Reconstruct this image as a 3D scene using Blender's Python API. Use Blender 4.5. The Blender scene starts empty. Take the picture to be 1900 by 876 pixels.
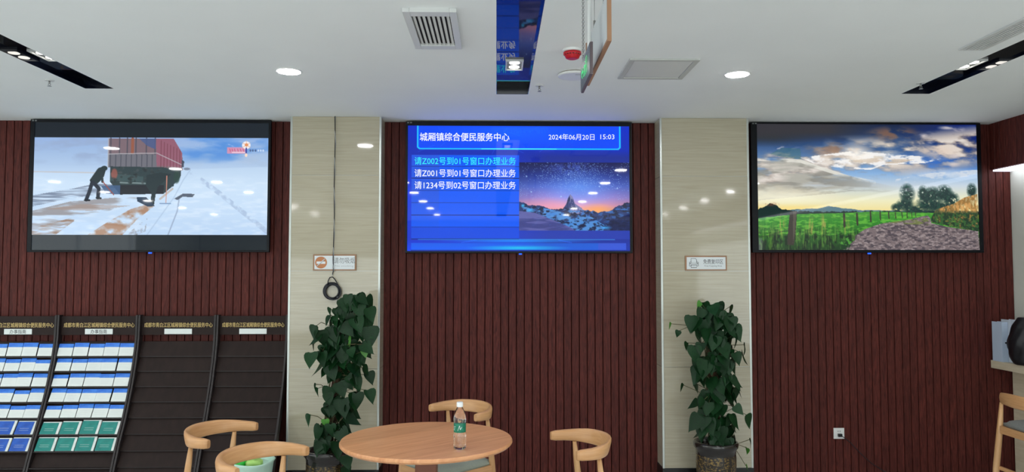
import bpy, bmesh, math, random
import numpy as np
from mathutils import Vector, Matrix
random.seed(7)
PI = math.pi
C = bpy.context.scene.collection
SC = bpy.context.scene

# ------------------------------------------------------------------ camera
F = 1400.0
TH = math.radians(1.185)
PH = math.radians(2.740)
CAM = Vector((0, 0, 1.62))
FW = Vector((math.sin(TH)*math.cos(PH), math.cos(TH)*math.cos(PH), math.sin(PH)))
RT = Vector((math.cos(TH), -math.sin(TH), 0))
UP = RT.cross(FW)
cd = bpy.data.cameras.new('camera'); cam = bpy.data.objects.new('camera', cd); C.objects.link(cam)
cd.sensor_width = 36; cd.lens = F/1900*36; cd.clip_start = 0.05
cam.matrix_world = Matrix((
    (RT.x, UP.x, -FW.x, CAM.x), (RT.y, UP.y, -FW.y, CAM.y), (RT.z, UP.z, -FW.z, CAM.z), (0, 0, 0, 1)))
SC.camera = cam
def at(x, y, Y=None, Z=None, X=None):
    """measured point of the photograph -> real position on a plane of the room"""
    d = FW + RT*((x-950)/F) - UP*((y-438)/F)
    if Y is not None: k = (Y-CAM.y)/d.y
    elif Z is not None: k = (Z-CAM.z)/d.z
    else: k = (X-CAM.x)/d.x
    return CAM + d*k

# ------------------------------------------------------------------ light, world, exposure
SC.view_settings.view_transform = 'Standard'
SC.view_settings.look = 'None'
SC.view_settings.gamma = 1
SC.view_settings.use_curve_mapping = False
SC.view_settings.exposure = 0.0
w = bpy.data.worlds.new('world'); SC.world = w; w.use_nodes = True
w.node_tree.nodes['Background'].inputs[0].default_value = (0.75, 0.85, 1, 1)
w.node_tree.nodes['Background'].inputs[1].default_value = 0.3
def area_light(name, loc, rot, sx, sy, power, col):
    l = bpy.data.lights.new(name, 'AREA'); l.shape = 'RECTANGLE'; l.size = sx; l.size_y = sy
    l.energy = power; l.color = col
    o = bpy.data.objects.new(name, l); C.objects.link(o); o.location = loc; o.rotation_euler = rot
    return o
# unseen fill lights, added to brighten the room from left, right and rear
area_light('fill_light_right', (4.1, -1.6, 1.3), (0, PI/2, 0), 1.7, 4.0, 60, (0.88, 0.96, 1.0))
area_light('fill_light_left', (-6.85, 1.0, 1.35), (0, -PI/2, 0), 2.2, 7.0, 85, (0.86, 0.95, 1.0))
area_light('fill_light_rear', (-1.2, -5.85, 1.1), (PI/2, 0, 0), 9.0, 1.7, 150, (0.90, 0.97, 1.0))
DOWN_E = 130.0          # emission of the downlight diffusers
SPOT_E = 9.0
STRIP_E = 3.2

CEIL = 2.83
WALL_Y = 6.05          # front of the slats
PILF = 5.85            # front of the pillars
TVF = 5.97

# ------------------------------------------------------------------ materials
def lin(c):
    return tuple(((v/255)/12.92 if v/255 <= .04045 else ((v/255+.055)/1.055)**2.4) for v in c)
def mat(name, rgb=(128, 128, 128), rough=.5, metal=0, coat=0, spec=.5, emit=None, es=1, trans=0, ior=1.45):
    m = bpy.data.materials.new(name); m.use_nodes = True
    b = m.node_tree.nodes['Principled BSDF']
    b.inputs['Base Color'].default_value = (*lin(rgb), 1)
    b.inputs['Roughness'].default_value = rough
    b.inputs['Metallic'].default_value = metal
    b.inputs['Coat Weight'].default_value = coat
    b.inputs['Coat Roughness'].default_value = .05
    b.inputs['Specular IOR Level'].default_value = spec
    b.inputs['Transmission Weight'].default_value = trans
    b.inputs['IOR'].default_value = ior
    if emit:
        b.inputs['Emission Color'].default_value = (*lin(emit), 1)
        b.inputs['Emission Strength'].default_value = es
    return m
def noisy(name, c1, c2, scale=(1, 1, 1), ns=5, detail=6, rough=.5, bump=0, coat=0, distort=0, c3=None, rnd=0, lo=.3, hi=.7, spec=.5, coords='Object', croug=.05):
    """two tone procedural surface: noise stretched along an axis gives grain, streaks or speckle"""
    m = mat(name, c1, rough, coat=coat, spec=spec)
    nt = m.node_tree; N = nt.nodes; L = nt.links; b = N['Principled BSDF']
    b.inputs['Coat Roughness'].default_value = croug
    tc = N.new('ShaderNodeTexCoord'); mp = N.new('ShaderNodeMapping'); mp.inputs['Scale'].default_value = scale
    L.new(tc.outputs[coords], mp.inputs[0])
    if rnd:
        oi = N.new('ShaderNodeObjectInfo'); vm = N.new('ShaderNodeVectorMath'); vm.operation = 'SCALE'
        cx = N.new('ShaderNodeCombineXYZ')
        for i in range(3): L.new(oi.outputs['Random'], cx.inputs[i])
        vm.inputs['Scale'].default_value = 37.0; L.new(cx.outputs[0], vm.inputs[0]); L.new(vm.outputs[0], mp.inputs['Location'])
    nz = N.new('ShaderNodeTexNoise'); nz.inputs['Scale'].default_value = ns; nz.inputs['Detail'].default_value = detail
    nz.inputs['Distortion'].default_value = distort
    L.new(mp.outputs[0], nz.inputs['Vector'])
    cr = N.new('ShaderNodeValToRGB'); e = cr.color_ramp.elements
    e[0].position = lo; e[0].color = (*lin(c1), 1); e[1].position = hi; e[1].color = (*lin(c2), 1)
    if c3: x = e.new((lo+hi)/2); x.color = (*lin(c3), 1)
    L.new(nz.outputs['Fac'], cr.inputs[0])
    out = cr.outputs[0]
    if rnd:
        hs = N.new('ShaderNodeHueSaturation'); mr = N.new('ShaderNodeMapRange')
        mr.inputs['To Min'].default_value = 1-rnd; mr.inputs['To Max'].default_value = 1+rnd
        L.new(oi.outputs['Random'], mr.inputs[0]); L.new(mr.outputs[0], hs.inputs['Value']); L.new(out, hs.inputs['Color']); out = hs.outputs[0]
    L.new(out, b.inputs['Base Color'])
    if bump:
        bp = N.new('ShaderNodeBump'); bp.inputs['Strength'].default_value = bump; bp.inputs['Distance'].default_value = .004
        L.new(nz.outputs['Fac'], bp.inputs['Height']); L.new(bp.outputs[0], b.inputs['Normal'])
    return m
M = {}
M['slat'] = noisy('red_brown_slat_wood', (56, 20, 18), (97, 45, 38), (26, 26, 2.2), 3.2, 8, .55, .25, distort=1.6, rnd=.09, spec=.22)
M['groove'] = mat('dark_groove', (40, 16, 14), .8, spec=.1)
M['ceiling'] = noisy('ceiling_paint', (236, 240, 239), (239, 243, 242), (1, 1, 1), 2, 3, .75, spec=.2)
M['wall'] = noisy('cream_paint', (214, 216, 205), (220, 221, 210), (1, 1, 1), 3, 3, .6)
M['floor'] = noisy('pale_floor_tile', (208, 208, 207), (217, 217, 216), (1, 1, 1), 2.5, 5, .18)
M['tile'] = noisy('travertine_tile', (172, 164, 142), (184, 178, 157), (1.2, 1.2, 30), 2.4, 7, .05, distort=.8, c3=(178, 171, 150), lo=.3, hi=.72, rnd=.02)
M['metal_trim'] = mat('pale_metal_trim', (190, 195, 190), .28, metal=.55)
M['skirt'] = mat('black_skirting', (22, 24, 24), .3)
M['black'] = mat('black_plastic', (10, 14, 20), .3)
M['bezel'] = mat('tv_bezel', (5, 9, 16), .4, spec=.25)
M['gloss_black'] = mat('black_mirror_panel', (9, 13, 28), .025, spec=.9)
M['white_plastic'] = mat('white_plastic', (226, 228, 226), .35)
M['vent'] = mat('vent_white', (212, 214, 212), .45)
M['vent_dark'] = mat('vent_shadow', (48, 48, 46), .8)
M['red'] = mat('red_plastic', (190, 22, 36), .35)
M['rack'] = noisy('dark_brown_laminate', (37, 27, 25), (44, 33, 30), (3, 3, 1), 8, 5, .55, spec=.2)
M['rackside'] = mat('dark_rack_side', (38, 31, 31), .45)
M['gold'] = mat('gold_lettering', (196, 170, 110), .4, metal=.3)
M['oak'] = noisy('oak_wood', (190, 142, 94), (212, 168, 120), (24, 24, 2), 2, 5, .38, distort=.6, coat=.15, rnd=.04, croug=.2)
M['oak2'] = noisy('oak_wood_rail', (190, 138, 88), (214, 166, 118), (2, 2, 26), 2.2, 5, .36, lo=.2, hi=.8, distort=1.4, coat=.15, rnd=.03, croug=.2)
M['table'] = noisy('beech_table_top', (204, 140, 94), (226, 168, 122), (1.2, 14, 2), 3, 7, .34, distort=.7, coat=.1, rnd=.07, croug=.25)
M['cushion'] = noisy('grey_green_fabric', (138, 146, 134), (158, 165, 152), (60, 60, 60), 5, 4, .85)
M['greycush'] = noisy('grey_fabric', (104, 106, 104), (140, 142, 138), (60, 60, 60), 5, 4, .9)
M['counter'] = noisy('pale_maple_counter', (206, 192, 164), (220, 208, 184), (20, 2, 20), 3, 5, .4)
M['leaf'] = noisy('dark_green_leaf', (9, 34, 18), (20, 62, 26), (8, 8, 8), 3, 3, .42, rnd=.25, spec=.28)
M['young'] = noisy('young_green_leaf', (54, 120, 40), (90, 150, 60), (8, 8, 8), 3, 3, .4, rnd=.1)
M['vein'] = mat('leaf_vein', (62, 108, 66), .5)
M['stem'] = noisy('vine_stem', (64, 78, 44), (92, 74, 52), (4, 4, 20), 5, 4, .7)
M['pole'] = noisy('coir_pole', (46, 32, 24), (98, 70, 50), (30, 30, 8), 5, 6, .95, .8)
M['soil'] = noisy('potting_soil', (30, 24, 20), (56, 46, 38), (20, 20, 20), 5, 5, .95, .6)
M['pot'] = noisy('dark_glazed_pot', (24, 22, 20), (40, 36, 32), (4, 4, 4), 5, 5, .18, coat=.5)
M['potpat'] = noisy('gold_flecked_glaze', (30, 25, 20), (138, 112, 58), (26, 26, 40), 2.2, 6, .3, coat=.4, lo=.48, hi=.66)
M['paper'] = mat('white_paper', (226, 232, 228), .5)
M['blue'] = noisy('blue_print', (36, 104, 214), (70, 140, 232), (1, 1, 1), 30, 3, .45)
M['teal'] = noisy('teal_print', (20, 124, 118), (34, 146, 134), (1, 1, 1), 20, 3, .45)
M['royal'] = noisy('royal_blue_print', (22, 74, 168), (40, 100, 200), (1, 1, 1), 20, 3, .45)
M['ink'] = mat('grey_ink', (120, 124, 124), .6)
M['ink2'] = mat('faint_grey_ink', (176, 180, 178), .6)
M['pale_ink'] = mat('pale_ink', (200, 208, 206), .6)
M['dark_ink'] = mat('dark_ink', (70, 72, 74), .6)
M['copper'] = mat('copper_frame', (156, 118, 88), .45)
M['orange_brown'] = mat('orange_brown_print', (186, 122, 80), .5)
M['sign_white'] = mat('sign_white', (216, 222, 224), .35)
M['cable_black'] = mat('cable_black', (22, 24, 32), .45)
M['cable_white'] = mat('cable_white', (170, 174, 176), .5)
M['steel'] = mat('steel', (150, 152, 150), .35, metal=.8)
M['down'] = mat('downlight_glow', (255, 255, 255), .5, emit=(255, 255, 255), es=DOWN_E)
M['spot'] = mat('spot_glow', (255, 255, 255), .5, emit=(255, 250, 240), es=SPOT_E)
M['strip'] = mat('strip_glow', (255, 255, 255), .5, emit=(236, 240, 255), es=STRIP_E)
M['exit_face'] = mat('exit_face', (88, 96, 104), .25, emit=(70, 78, 86), es=.12)
M['exit_green'] = mat('exit_green', (60, 200, 110), .4, emit=(90, 240, 150), es=.55)
M['exit_edge'] = mat('exit_edge', (96, 84, 88), .4)
M['led'] = mat('tv_led', (20, 60, 220), .4, emit=(30, 90, 255), es=1.6)
M['t_white'] = mat('screen_white', (0, 0, 0), .4, emit=(245, 248, 255), es=1)
M['t_cyan'] = mat('screen_cyan', (0, 0, 0), .4, emit=(40, 236, 250), es=1)
M['t_pink'] = mat('screen_pink', (0, 0, 0), .4, emit=(232, 150, 170), es=1)
M['t_grey'] = mat('screen_grey', (0, 0, 0), .4, emit=(150, 160, 170), es=1)
M['pet'] = mat('clear_pet', (250, 252, 252), .04, trans=1, ior=1.45)
M['water'] = mat('water', (255, 255, 255), .0, trans=1, ior=1.33)
M['label_green'] = noisy('green_bottle_label', (14, 104, 80), (30, 136, 104), (30, 30, 30), 3, 3, .35)
M['cap'] = mat('white_cap', (240, 244, 244), .35)
M['bag'] = noisy('black_bag', (14, 15, 18), (30, 31, 35), (6, 6, 6), 3, 4, .4, .6)
M['binder'] = mat('pale_blue_binder', (196, 212, 232), .4)
M['binder2'] = mat('white_binder', (212, 220, 230), .4)
M['bin'] = mat('mint_bin_plastic', (196, 232, 214), .35)
M['bright_green'] = mat('bright_green_plastic', (40, 196, 60), .35)
M['lime'] = mat('lime_plastic', (176, 222, 120), .4)
M['glass'] = mat('window_glass', (240, 246, 250), .02, trans=1, ior=1.1)

# ------------------------------------------------------------------ helpers
def add_box(bm, x0, x1, y0, y1, z0, z1, bev=0, mi=0):
    vs = [bm.verts.new(p) for p in ((x0, y0, z0), (x1, y0, z0), (x1, y1, z0), (x0, y1, z0), (x0, y0, z1), (x1, y0, z1), (x1, y1, z1), (x0, y1, z1))]
    fs = [bm.faces.new([vs[i] for i in f]) for f in ((3, 2, 1, 0), (4, 5, 6, 7), (0, 1, 5, 4), (1, 2, 6, 5), (2, 3, 7, 6), (3, 0, 4, 7))]
    for f in fs: f.material_index = mi
    if bev:
        es = list({e for f in fs for e in f.edges})
        bmesh.ops.bevel(bm, geom=es, offset=bev, segments=2, affect='EDGES', profile=.6)
    return vs
def add_lathe(bm, prof, cx=0, cy=0, n=24, cap=True):
    """prof: list of (r, z) from bottom to top"""
    rings = []
    for r, z in prof:
        rings.append([bm.verts.new((cx+r*math.cos(2*PI*k/n), cy+r*math.sin(2*PI*k/n), z)) for k in range(n)])
    for a, b in zip(rings, rings[1:]):
        for k in range(n):
            f = bm.faces.new((a[k], a[(k+1) % n], b[(k+1) % n], b[k])); f.smooth = True
    if cap:
        bm.faces.new(rings[0][::-1]); bm.faces.new(rings[-1])
def add_tube(bm, pts, r, n=8, cap=True):
    """round bar through points; r a number or a list"""
    pts = [Vector(p) for p in pts]; R = r if isinstance(r, (list, tuple)) else [r]*len(pts)
    rings = []; prev = None
    for i, p in enumerate(pts):
        t = (pts[min(i+1, len(pts)-1)]-pts[max(i-1, 0)])
        if t.length < 1e-9: t = Vector((0, 0, 1))
        t.normalize()
        if prev is None:
            a = Vector((1, 0, 0)) if abs(t.x) < .8 else Vector((0, 1, 0))
            u = t.cross(a).normalized()
        else:
            u = (prev - t*prev.dot(t)).normalized()
        prev = u; v = t.cross(u)
        rings.append([bm.verts.new(p+(u*math.cos(2*PI*k/n)+v*math.sin(2*PI*k/n))*R[i]) for k in range(n)])
    for a, b in zip(rings, rings[1:]):
        for k in range(n):
            f = bm.faces.new((a[k], a[(k+1) % n], b[(k+1) % n], b[k])); f.smooth = True
    if cap:
        bm.faces.new(rings[0][::-1]); bm.faces.new(rings[-1])
def obj(name, bm, m, parent=None, loc=None):
    bmesh.ops.recalc_face_normals(bm, faces=bm.faces[:])
    me = bpy.data.meshes.new(name); bm.to_mesh(me); bm.free()
    for x in (m if isinstance(m, (list, tuple)) else [m]): me.materials.append(x)
    o = bpy.data.objects.new(name, me); C.objects.link(o)
    if parent: o.parent = parent
    if loc is not None: o.location = loc
    return o
def boxobj(name, b, m, parent=None, bev=0, loc=None):
    bm = bmesh.new(); add_box(bm, *b, bev=bev); return obj(name, bm, m, parent, loc)
def thing(name, label, cat, loc=(0, 0, 0), rz=0, group=None):
    o = bpy.data.objects.new(name, None); C.objects.link(o); o.empty_display_size = .1
    o.location = loc; o.rotation_euler = (0, 0, rz); o['label'] = label; o['category'] = cat
    if group: o['group'] = group
    return o
def tag(o, label, cat, group=None):
    o['label'] = label; o['category'] = cat
    if group: o['group'] = group
    return o
def struct(o): o['kind'] = 'structure'; return o
def text_obj(name, s, size, m, parent, loc, rot=(PI/2, 0, 0), bold=0, depth=0, align='LEFT', width=None, spacing=1, ratio=None):
    cu = bpy.data.curves.new(name, 'FONT'); cu.body = s; cu.size = size; cu.align_x = align; cu.align_y = 'CENTER'
    cu.resolution_u = 2; cu.extrude = depth; cu.space_character = spacing
    t = bpy.data.objects.new(name, cu); C.objects.link(t)
    bpy.context.view_layer.update()
    dg = bpy.context.evaluated_depsgraph_get()
    me = bpy.data.meshes.new_from_object(t.evaluated_get(dg)); me.name = name
    bpy.data.objects.remove(t)
    if width and len(me.vertices):
        n = len(me.vertices); co = np.empty(n*3, 'f'); me.vertices.foreach_get('co', co); co = co.reshape(-1, 3)
        x0, x1 = co[:, 0].min(), co[:, 0].max()
        if align == 'LEFT': co[:, 0] = (co[:, 0]-x0)*width/(x1-x0)
        else: co[:, 0] = (co[:, 0]-(x0+x1)/2)*width/(x1-x0)
        ym = (co[:, 1].min()+co[:, 1].max())/2; co[:, 1] -= ym
        me.vertices.foreach_set('co', co.ravel())
    if bold:
        b_ = bmesh.new(); b_.from_mesh(me); src = b_.verts[:]+b_.edges[:]+b_.faces[:]
        for k_, (dx, dy) in enumerate(((bold, 0), (0, bold), (bold, bold))):
            g_ = bmesh.ops.duplicate(b_, geom=src)['geom']
            for v in g_:
                if isinstance(v, bmesh.types.BMVert): v.co += Vector((dx, dy, .00004*(k_+1)))
        b_.to_mesh(me); b_.free()
    me.materials.clear(); me.materials.append(m)
    o = bpy.data.objects.new(name, me); C.objects.link(o); o.parent = parent; o.location = loc; o.rotation_euler = rot
    return o

# ------------------------------------------------------------------ room shell
XL, XR, YB = -7.0, 4.20, -6.0
struct(boxobj('floor', (XL, XR, YB, 6.25, -.1, 0), M['floor']))
wl = struct(boxobj('wall_left', (XL-.15, XL, YB, 6.25, 0, CEIL), M['wall']))
wr = struct(boxobj('wall_right', (XR, XR+.15, YB, 6.25, 0, CEIL), M['wall']))
struct(boxobj('wall_rear', (XL, XR, YB-.15, YB, 0, CEIL), M['wall']))
wb = struct(boxobj('wall_back', (XL, XR, WALL_Y+.02, 6.25, 0, CEIL), M['groove']))
struct(boxobj('baseboard_right', (XR-.015, XR, YB, WALL_Y, 0, .13), M['skirt']))
# ceiling with three long openings for the black light slots
SLOT_END = 5.08; SLOT_NEAR = -4.5
a = at(155, 163, Z=CEIL); b = at(214, 166, Z=CEIL); c_ = at(1672, 174, Z=CEIL); d_ = at(1725, 174, Z=CEIL); e_ = at(921, 175, Z=CEIL); f_ = at(980, 175, Z=CEIL)
slots = [(a.x, b.x, (a.y+b.y)/2), (e_.x, f_.x, e_.y), (c_.x, d_.x, c_.y)]
bm = bmesh.new(); x = XL
for (x0, x1, y1) in slots:
    add_box(bm, x, x0, YB, 6.25, CEIL, CEIL+.16)
    add_box(bm, x0, x1, y1, 6.25, CEIL, CEIL+.16)
    add_box(bm, x0, x1, YB, SLOT_NEAR, CEIL, CEIL+.16)
    x = x1
add_box(bm, x, XR, YB, 6.25, CEIL, CEIL+.16)
struct(obj('ceiling', bm, M['ceiling']))

# slats
SP = .0628
def slat_mesh(h, wdt=SP):
    bm = bmesh.new(); hw = wdt/2-.0024; c = .002
    prof = [(-hw, .02), (-hw, .003), (-hw+c, 0), (hw-c, 0), (hw, .003), (hw, .02)]
    lo = [bm.verts.new((x, y, 0)) for x, y in prof]; hi = [bm.verts.new((x, y, h)) for x, y in prof]
    for i in range(5): bm.faces.new((lo[i], lo[i+1], hi[i+1], hi[i]))
    bm.faces.new(lo[::-1]); bm.faces.new(hi)
    bmesh.ops.recalc_face_normals(bm, faces=bm.faces[:])
    me = bpy.data.meshes.new('slat'); bm.to_mesh(me); bm.free(); me.materials.append(M['slat']); return me
sm = slat_mesh(CEIL-.004)
LP = (at(536, 500, Y=PILF).x, at(705, 500, Y=PILF).x)
RP = (at(1227, 500, Y=PILF).x, at(1392, 500, Y=PILF).x)
WR_X = XR
for (x0, x1) in ((-4.72, LP[0]+.01), (LP[1]-.01, RP[0]+.01), (RP[1]-.01, WR_X)):
    n = max(1, round((x1-x0)/SP)); st = (x1-x0)/n
    for i in range(n):
        o = bpy.data.objects.new('slat', sm); C.objects.link(o); o.parent = wb
        o.location = (x0+(i+.5)*st, WALL_Y, .002)
# bulkhead on the right with its own slats
BX = at(1835, 260, Y=WALL_Y).x; BZ = at(1836, 316, Y=WALL_Y).z
bk = struct(boxobj('trim_1', (BX+.02, XR, YB, WALL_Y, BZ, CEIL), M['groove']))
sm2 = slat_mesh(CEIL-BZ-.004)
for i in range(34):
    o = bpy.data.objects.new('slat', sm2); C.objects.link(o); o.parent = bk
    o.rotation_euler = (0, 0, -PI/2); o.location = (BX, WALL_Y-.035-i*SP, BZ+.002)
t = thing('strip_light', 'long white glowing strip light under the dark wood bulkhead at the right', 'light', (BX, 0, BZ))
boxobj('diffuser', (.012, XR-BX-.012, -4.0, WALL_Y-.02, -.012, -.002), M['strip'], t)
# paneless window frames, added out of view to go with the fill lights
for nm, bx_ in (('added_window_1', (XL+.01, XL+.05, -2.6, 4.6, .22, 2.48)), ('added_window_3', (XR-.05, XR-.01, -3.7, .5, .4, 2.2)), ('added_window_2', (-5.8, 3.4, YB+.01, YB+.05, .2, 2.0))):
    x0, x1, y0, y1, z0, z1 = bx_; bm = bmesh.new()
    if nm != 'added_window_2':
        for z in (z0, z1): add_box(bm, x0, x1, y0, y1, z-.03, z+.03)
        for k in range(5): yy = y0+(y1-y0)*k/4; add_box(bm, x0, x1, yy-.03, yy+.03, z0+.03, z1-.03)
    else:
        for z in (z0, z1): add_box(bm, x0, x1, y0, y1, z-.03, z+.03)
        for k in range(6): xx = x0+(x1-x0)*k/5; add_box(bm, xx-.03, xx+.03, y0, y1, z0+.03, z1-.03)
    struct(obj(nm, bm, M['metal_trim']))

# ------------------------------------------------------------------ pillars
JZ = [at(600, 685, Y=PILF).z, at(600, 503, Y=PILF).z, at(600, 325, Y=PILF).z]
def pillar(xr, label, joints):
    x0, x1 = xr; cx = (x0+x1)/2
    t = thing('tiled_pillar', label, 'pillar', (cx, PILF, 0)); hw = (x1-x0)/2
    boxobj('core', (-hw+.012, hw-.012, .012, WALL_Y+.02-PILF, 0, CEIL), M['metal_trim'], t)
    zs = [.0, .115] + joints + [CEIL]
    g = .0015; sk = boxobj('skirting', (-hw-.004, hw+.004, -.006, WALL_Y-PILF, 0, .112), M['skirt'], t)
    zz = [.114]+joints+[CEIL]
    for z0, z1 in zip(zz, zz[1:]):
        boxobj('tile', (-hw+.012, hw-.012, 0, .012, z0+g, z1-g), M['tile'], t)
        boxobj('tile', (-hw, -hw+.012, .012, WALL_Y-PILF, z0+g, z1-g), M['tile'], t)
        boxobj('tile', (hw-.012, hw, .012, WALL_Y-PILF, z0+g, z1-g), M['tile'], t)
    for s in (-1, 1):
        boxobj('edge_trim', (s*hw-(.013 if s > 0 else .003), s*hw+(.003 if s > 0 else .013), -.003, .012, .113, CEIL-.001), M['metal_trim'], t, bev=.002)
    return t
pillar(LP, 'cream tiled pillar with the hanging cable coil and no-smoking plate', [JZ[0]-.0, JZ[1], JZ[2]])
pillar(RP, 'cream tiled pillar with the free copying plate behind the second plant', [at(1300, 681, Y=PILF).z, at(1300, 503, Y=PILF).z, at(1300, 327, Y=PILF).z])

# ------------------------------------------------------------------ televisions with painted pictures
def s2l(a): return np.where(a <= .04045, a/12.92, ((a+.055)/1.055)**2.4)
class Canvas:
    """a picture shown on a screen, computed cell by cell; X, Y are coordinates on the picture"""
    def __init__(s, x0, y0, x1, y1, ox, oy, k, dens=1.2):
        s.nx = int((x1-x0)*dens); s.ny = int((y1-y0)*dens)
        xs = (np.linspace(x0, x1, s.nx+1)-ox)*k; ys = (np.linspace(y0, y1, s.ny+1)-oy)*k
        s.X, s.Y = np.meshgrid(xs, ys); s.c = np.zeros(s.X.shape+(3,))
        s.rng = np.random.default_rng(5)
    def noise(s, sx, sy, octv=4, seed=0, warp=None):
        X = s.X if warp is None else s.X+warp; out = np.zeros(s.X.shape); amp = 1; tot = 0
        for o in range(octv):
            rng = np.random.default_rng(seed*31+o); G = rng.random((256, 256))
            u = X/sx*2**o+50; v = s.Y/sy*2**o+50
            i = np.floor(u).astype(int); j = np.floor(v).astype(int); fu = u-i; fv = v-j
            fu = fu*fu*(3-2*fu); fv = fv*fv*(3-2*fv)
            g = lambda a, b: G[a % 256, b % 256]
            out += amp*((g(i, j)*(1-fu)+g(i+1, j)*fu)*(1-fv)+(g(i, j+1)*(1-fu)+g(i+1, j+1)*fu)*fv); tot += amp; amp *= .5
        return out/tot
    def poly(s, pts, soft=0):
        X, Y = s.X, s.Y; ins = np.zeros(X.shape, bool); n = len(pts)
        for i in range(n):
            (xa, ya), (xb, yb) = pts[i], pts[(i+1) % n]
            if ya == yb: continue
            cnd = ((ya > Y) != (yb > Y)) & (X < (xb-xa)*(Y-ya)/(yb-ya)+xa); ins ^= cnd
        return ins.astype(float)
    def seg(s, pts, w):
        d = np.full(s.X.shape, 1e9)
        for (xa, ya), (xb, yb) in zip(pts, pts[1:]):
            L2 = (xb-xa)**2+(yb-ya)**2+1e-9
            t = np.clip(((s.X-xa)*(xb-xa)+(s.Y-ya)*(yb-ya))/L2, 0, 1)
            d = np.minimum(d, np.hypot(s.X-xa-t*(xb-xa), s.Y-ya-t*(yb-ya)))
        return np.clip(1-(d-w/2)/1.5, 0, 1)
    def ell(s, cx, cy, rx, ry, soft=.3):
        return np.clip((1-np.hypot((s.X-cx)/rx, (s.Y-cy)/ry))/soft, 0, 1)
    def mix(s, col, a):
        col = np.array(col, float)
        if col.ndim == 1: col = col[None, None]/255.
        s.c = s.c*(1-a[..., None])+col*a[..., None]
    def grad(s, stops, axis='Y'):
        v = s.Y if axis == 'Y' else s.X
        p = [q[0] for q in stops]
        return np.stack([np.interp(v, p, [q[1][i]/255. for q in stops]) for i in range(3)], -1)
    def ridge(s, pts, amp=0, sx=20, seed=1):
        h = np.interp(s.X, [p[0] for p in pts], [p[1] for p in pts])
        if amp:
            r = np.random.default_rng(seed); G = r.random(4096)
            for o in range(4):
                u = s.X/sx*2**o+10; i = np.floor(u).astype(int); f = u-i
                h = h+amp/2**o*(G[i % 4096]*(1-f)+G[(i+1) % 4096]*f-.5)
        return np.clip((s.Y-h)/1.5, 0, 1)
m = bpy.data.materials.new('screen_picture'); m.use_nodes = True
b = m.node_tree.nodes['Principled BSDF']; b.inputs['Base Color'].default_value = (.006, .007, .009, 1); b.inputs['Roughness'].default_value = .03; b.inputs['Specular IOR Level'].default_value = .36
at_ = m.node_tree.nodes.new('ShaderNodeVertexColor'); at_.layer_name = 'picture'
m.node_tree.links.new(at_.outputs[0], b.inputs['Emission Color']); b.inputs['Emission Strength'].default_value = 1
M['screen'] = m
def tv(label, px, cv, spx):
    """px: outer edges in the photograph; spx: edges of the picture"""
    p0 = at(px[0], px[1], Y=TVF); p1 = at(px[2], px[3], Y=TVF)
    x0, x1 = p0.x, p1.x; z1 = min((p0.z), CEIL-.006); z0 = p1.z
    cx = (x0+x1)/2
    t = thing('television', label, 'television', (cx, TVF, z0)); W = (x1-x0)/2; H = z1-z0
    q0 = at(spx[0], spx[1], Y=TVF+.004); q1 = at(spx[2], spx[3], Y=TVF+.004)
    sx0, sx1, sz1, sz0 = q0.x-cx, q1.x-cx, q0.z-z0, q1.z-z0
    bm = bmesh.new()
    add_box(bm, -W, W, 0, .035, 0, sz0, bev=.003); add_box(bm, -W, W, 0, .035, sz1, H, bev=.003)
    add_box(bm, -W, sx0, .0005, .035, sz0, sz1); add_box(bm, sx1, W, .0005, .035, sz0, sz1)
    obj('bezel', bm, M['bezel'], t)
    boxobj('back_shell', (-W+.02, W-.02, .012, WALL_Y-TVF-.001, .03, H-.03), M['black'], t)
    ny, nx = cv.ny, cv.nx
    xs = np.linspace(sx0, sx1, nx+1); zs = np.linspace(sz1, sz0, ny+1)
    co = np.zeros(((nx+1)*(ny+1), 3)); XX, ZZ = np.meshgrid(xs, zs); co[:, 0] = XX.ravel(); co[:, 2] = ZZ.ravel(); co[:, 1] = .006
    idx = np.arange((nx+1)*(ny+1)).reshape(ny+1, nx+1)
    f = np.stack([idx[:-1, :-1], idx[1:, :-1], idx[1:, 1:], idx[:-1, 1:]], -1).reshape(-1, 4)
    me = bpy.data.meshes.new('screen'); nf = len(f)
    me.vertices.add(len(co)); me.vertices.foreach_set('co', co.ravel())
    me.loops.add(nf*4); me.loops.foreach_set('vertex_index', f.ravel().astype('i'))
    me.polygons.add(nf); me.polygons.foreach_set('loop_start', np.arange(0, nf*4, 4, dtype='i')); me.polygons.foreach_set('loop_total', np.full(nf, 4, 'i'))
    me.update(); ca = me.color_attributes.new('picture', 'FLOAT_COLOR', 'POINT')
    col = np.ones((len(co), 4)); col[:, :3] = s2l(np.clip(cv.c, 0, 1)).reshape(-1, 3); ca.data.foreach_set('color', col.ravel())
    me.materials.append(M['screen']); me.validate()
    so = bpy.data.objects.new('screen', me); C.objects.link(so); so.parent = t
    bm = bmesh.new(); add_box(bm, -.012, .012, .004, .02, -.012, -.001, bev=.003); obj('indicator_light', bm, M['led'], t, loc=(0.01, 0, 0))
    for k in range(2):
        boxobj('corner_mark', (-W+.012+k*.022, -W+.026+k*.022, -.0004, .001, H-.016, H-.006), M['ink'], t)
    return t, (cx, z0)
def on_screen(t, x, y):
    p = at(x, y, Y=TVF+.004); return (p.x-t.location.x, .004, p.z-t.location.z)

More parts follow.
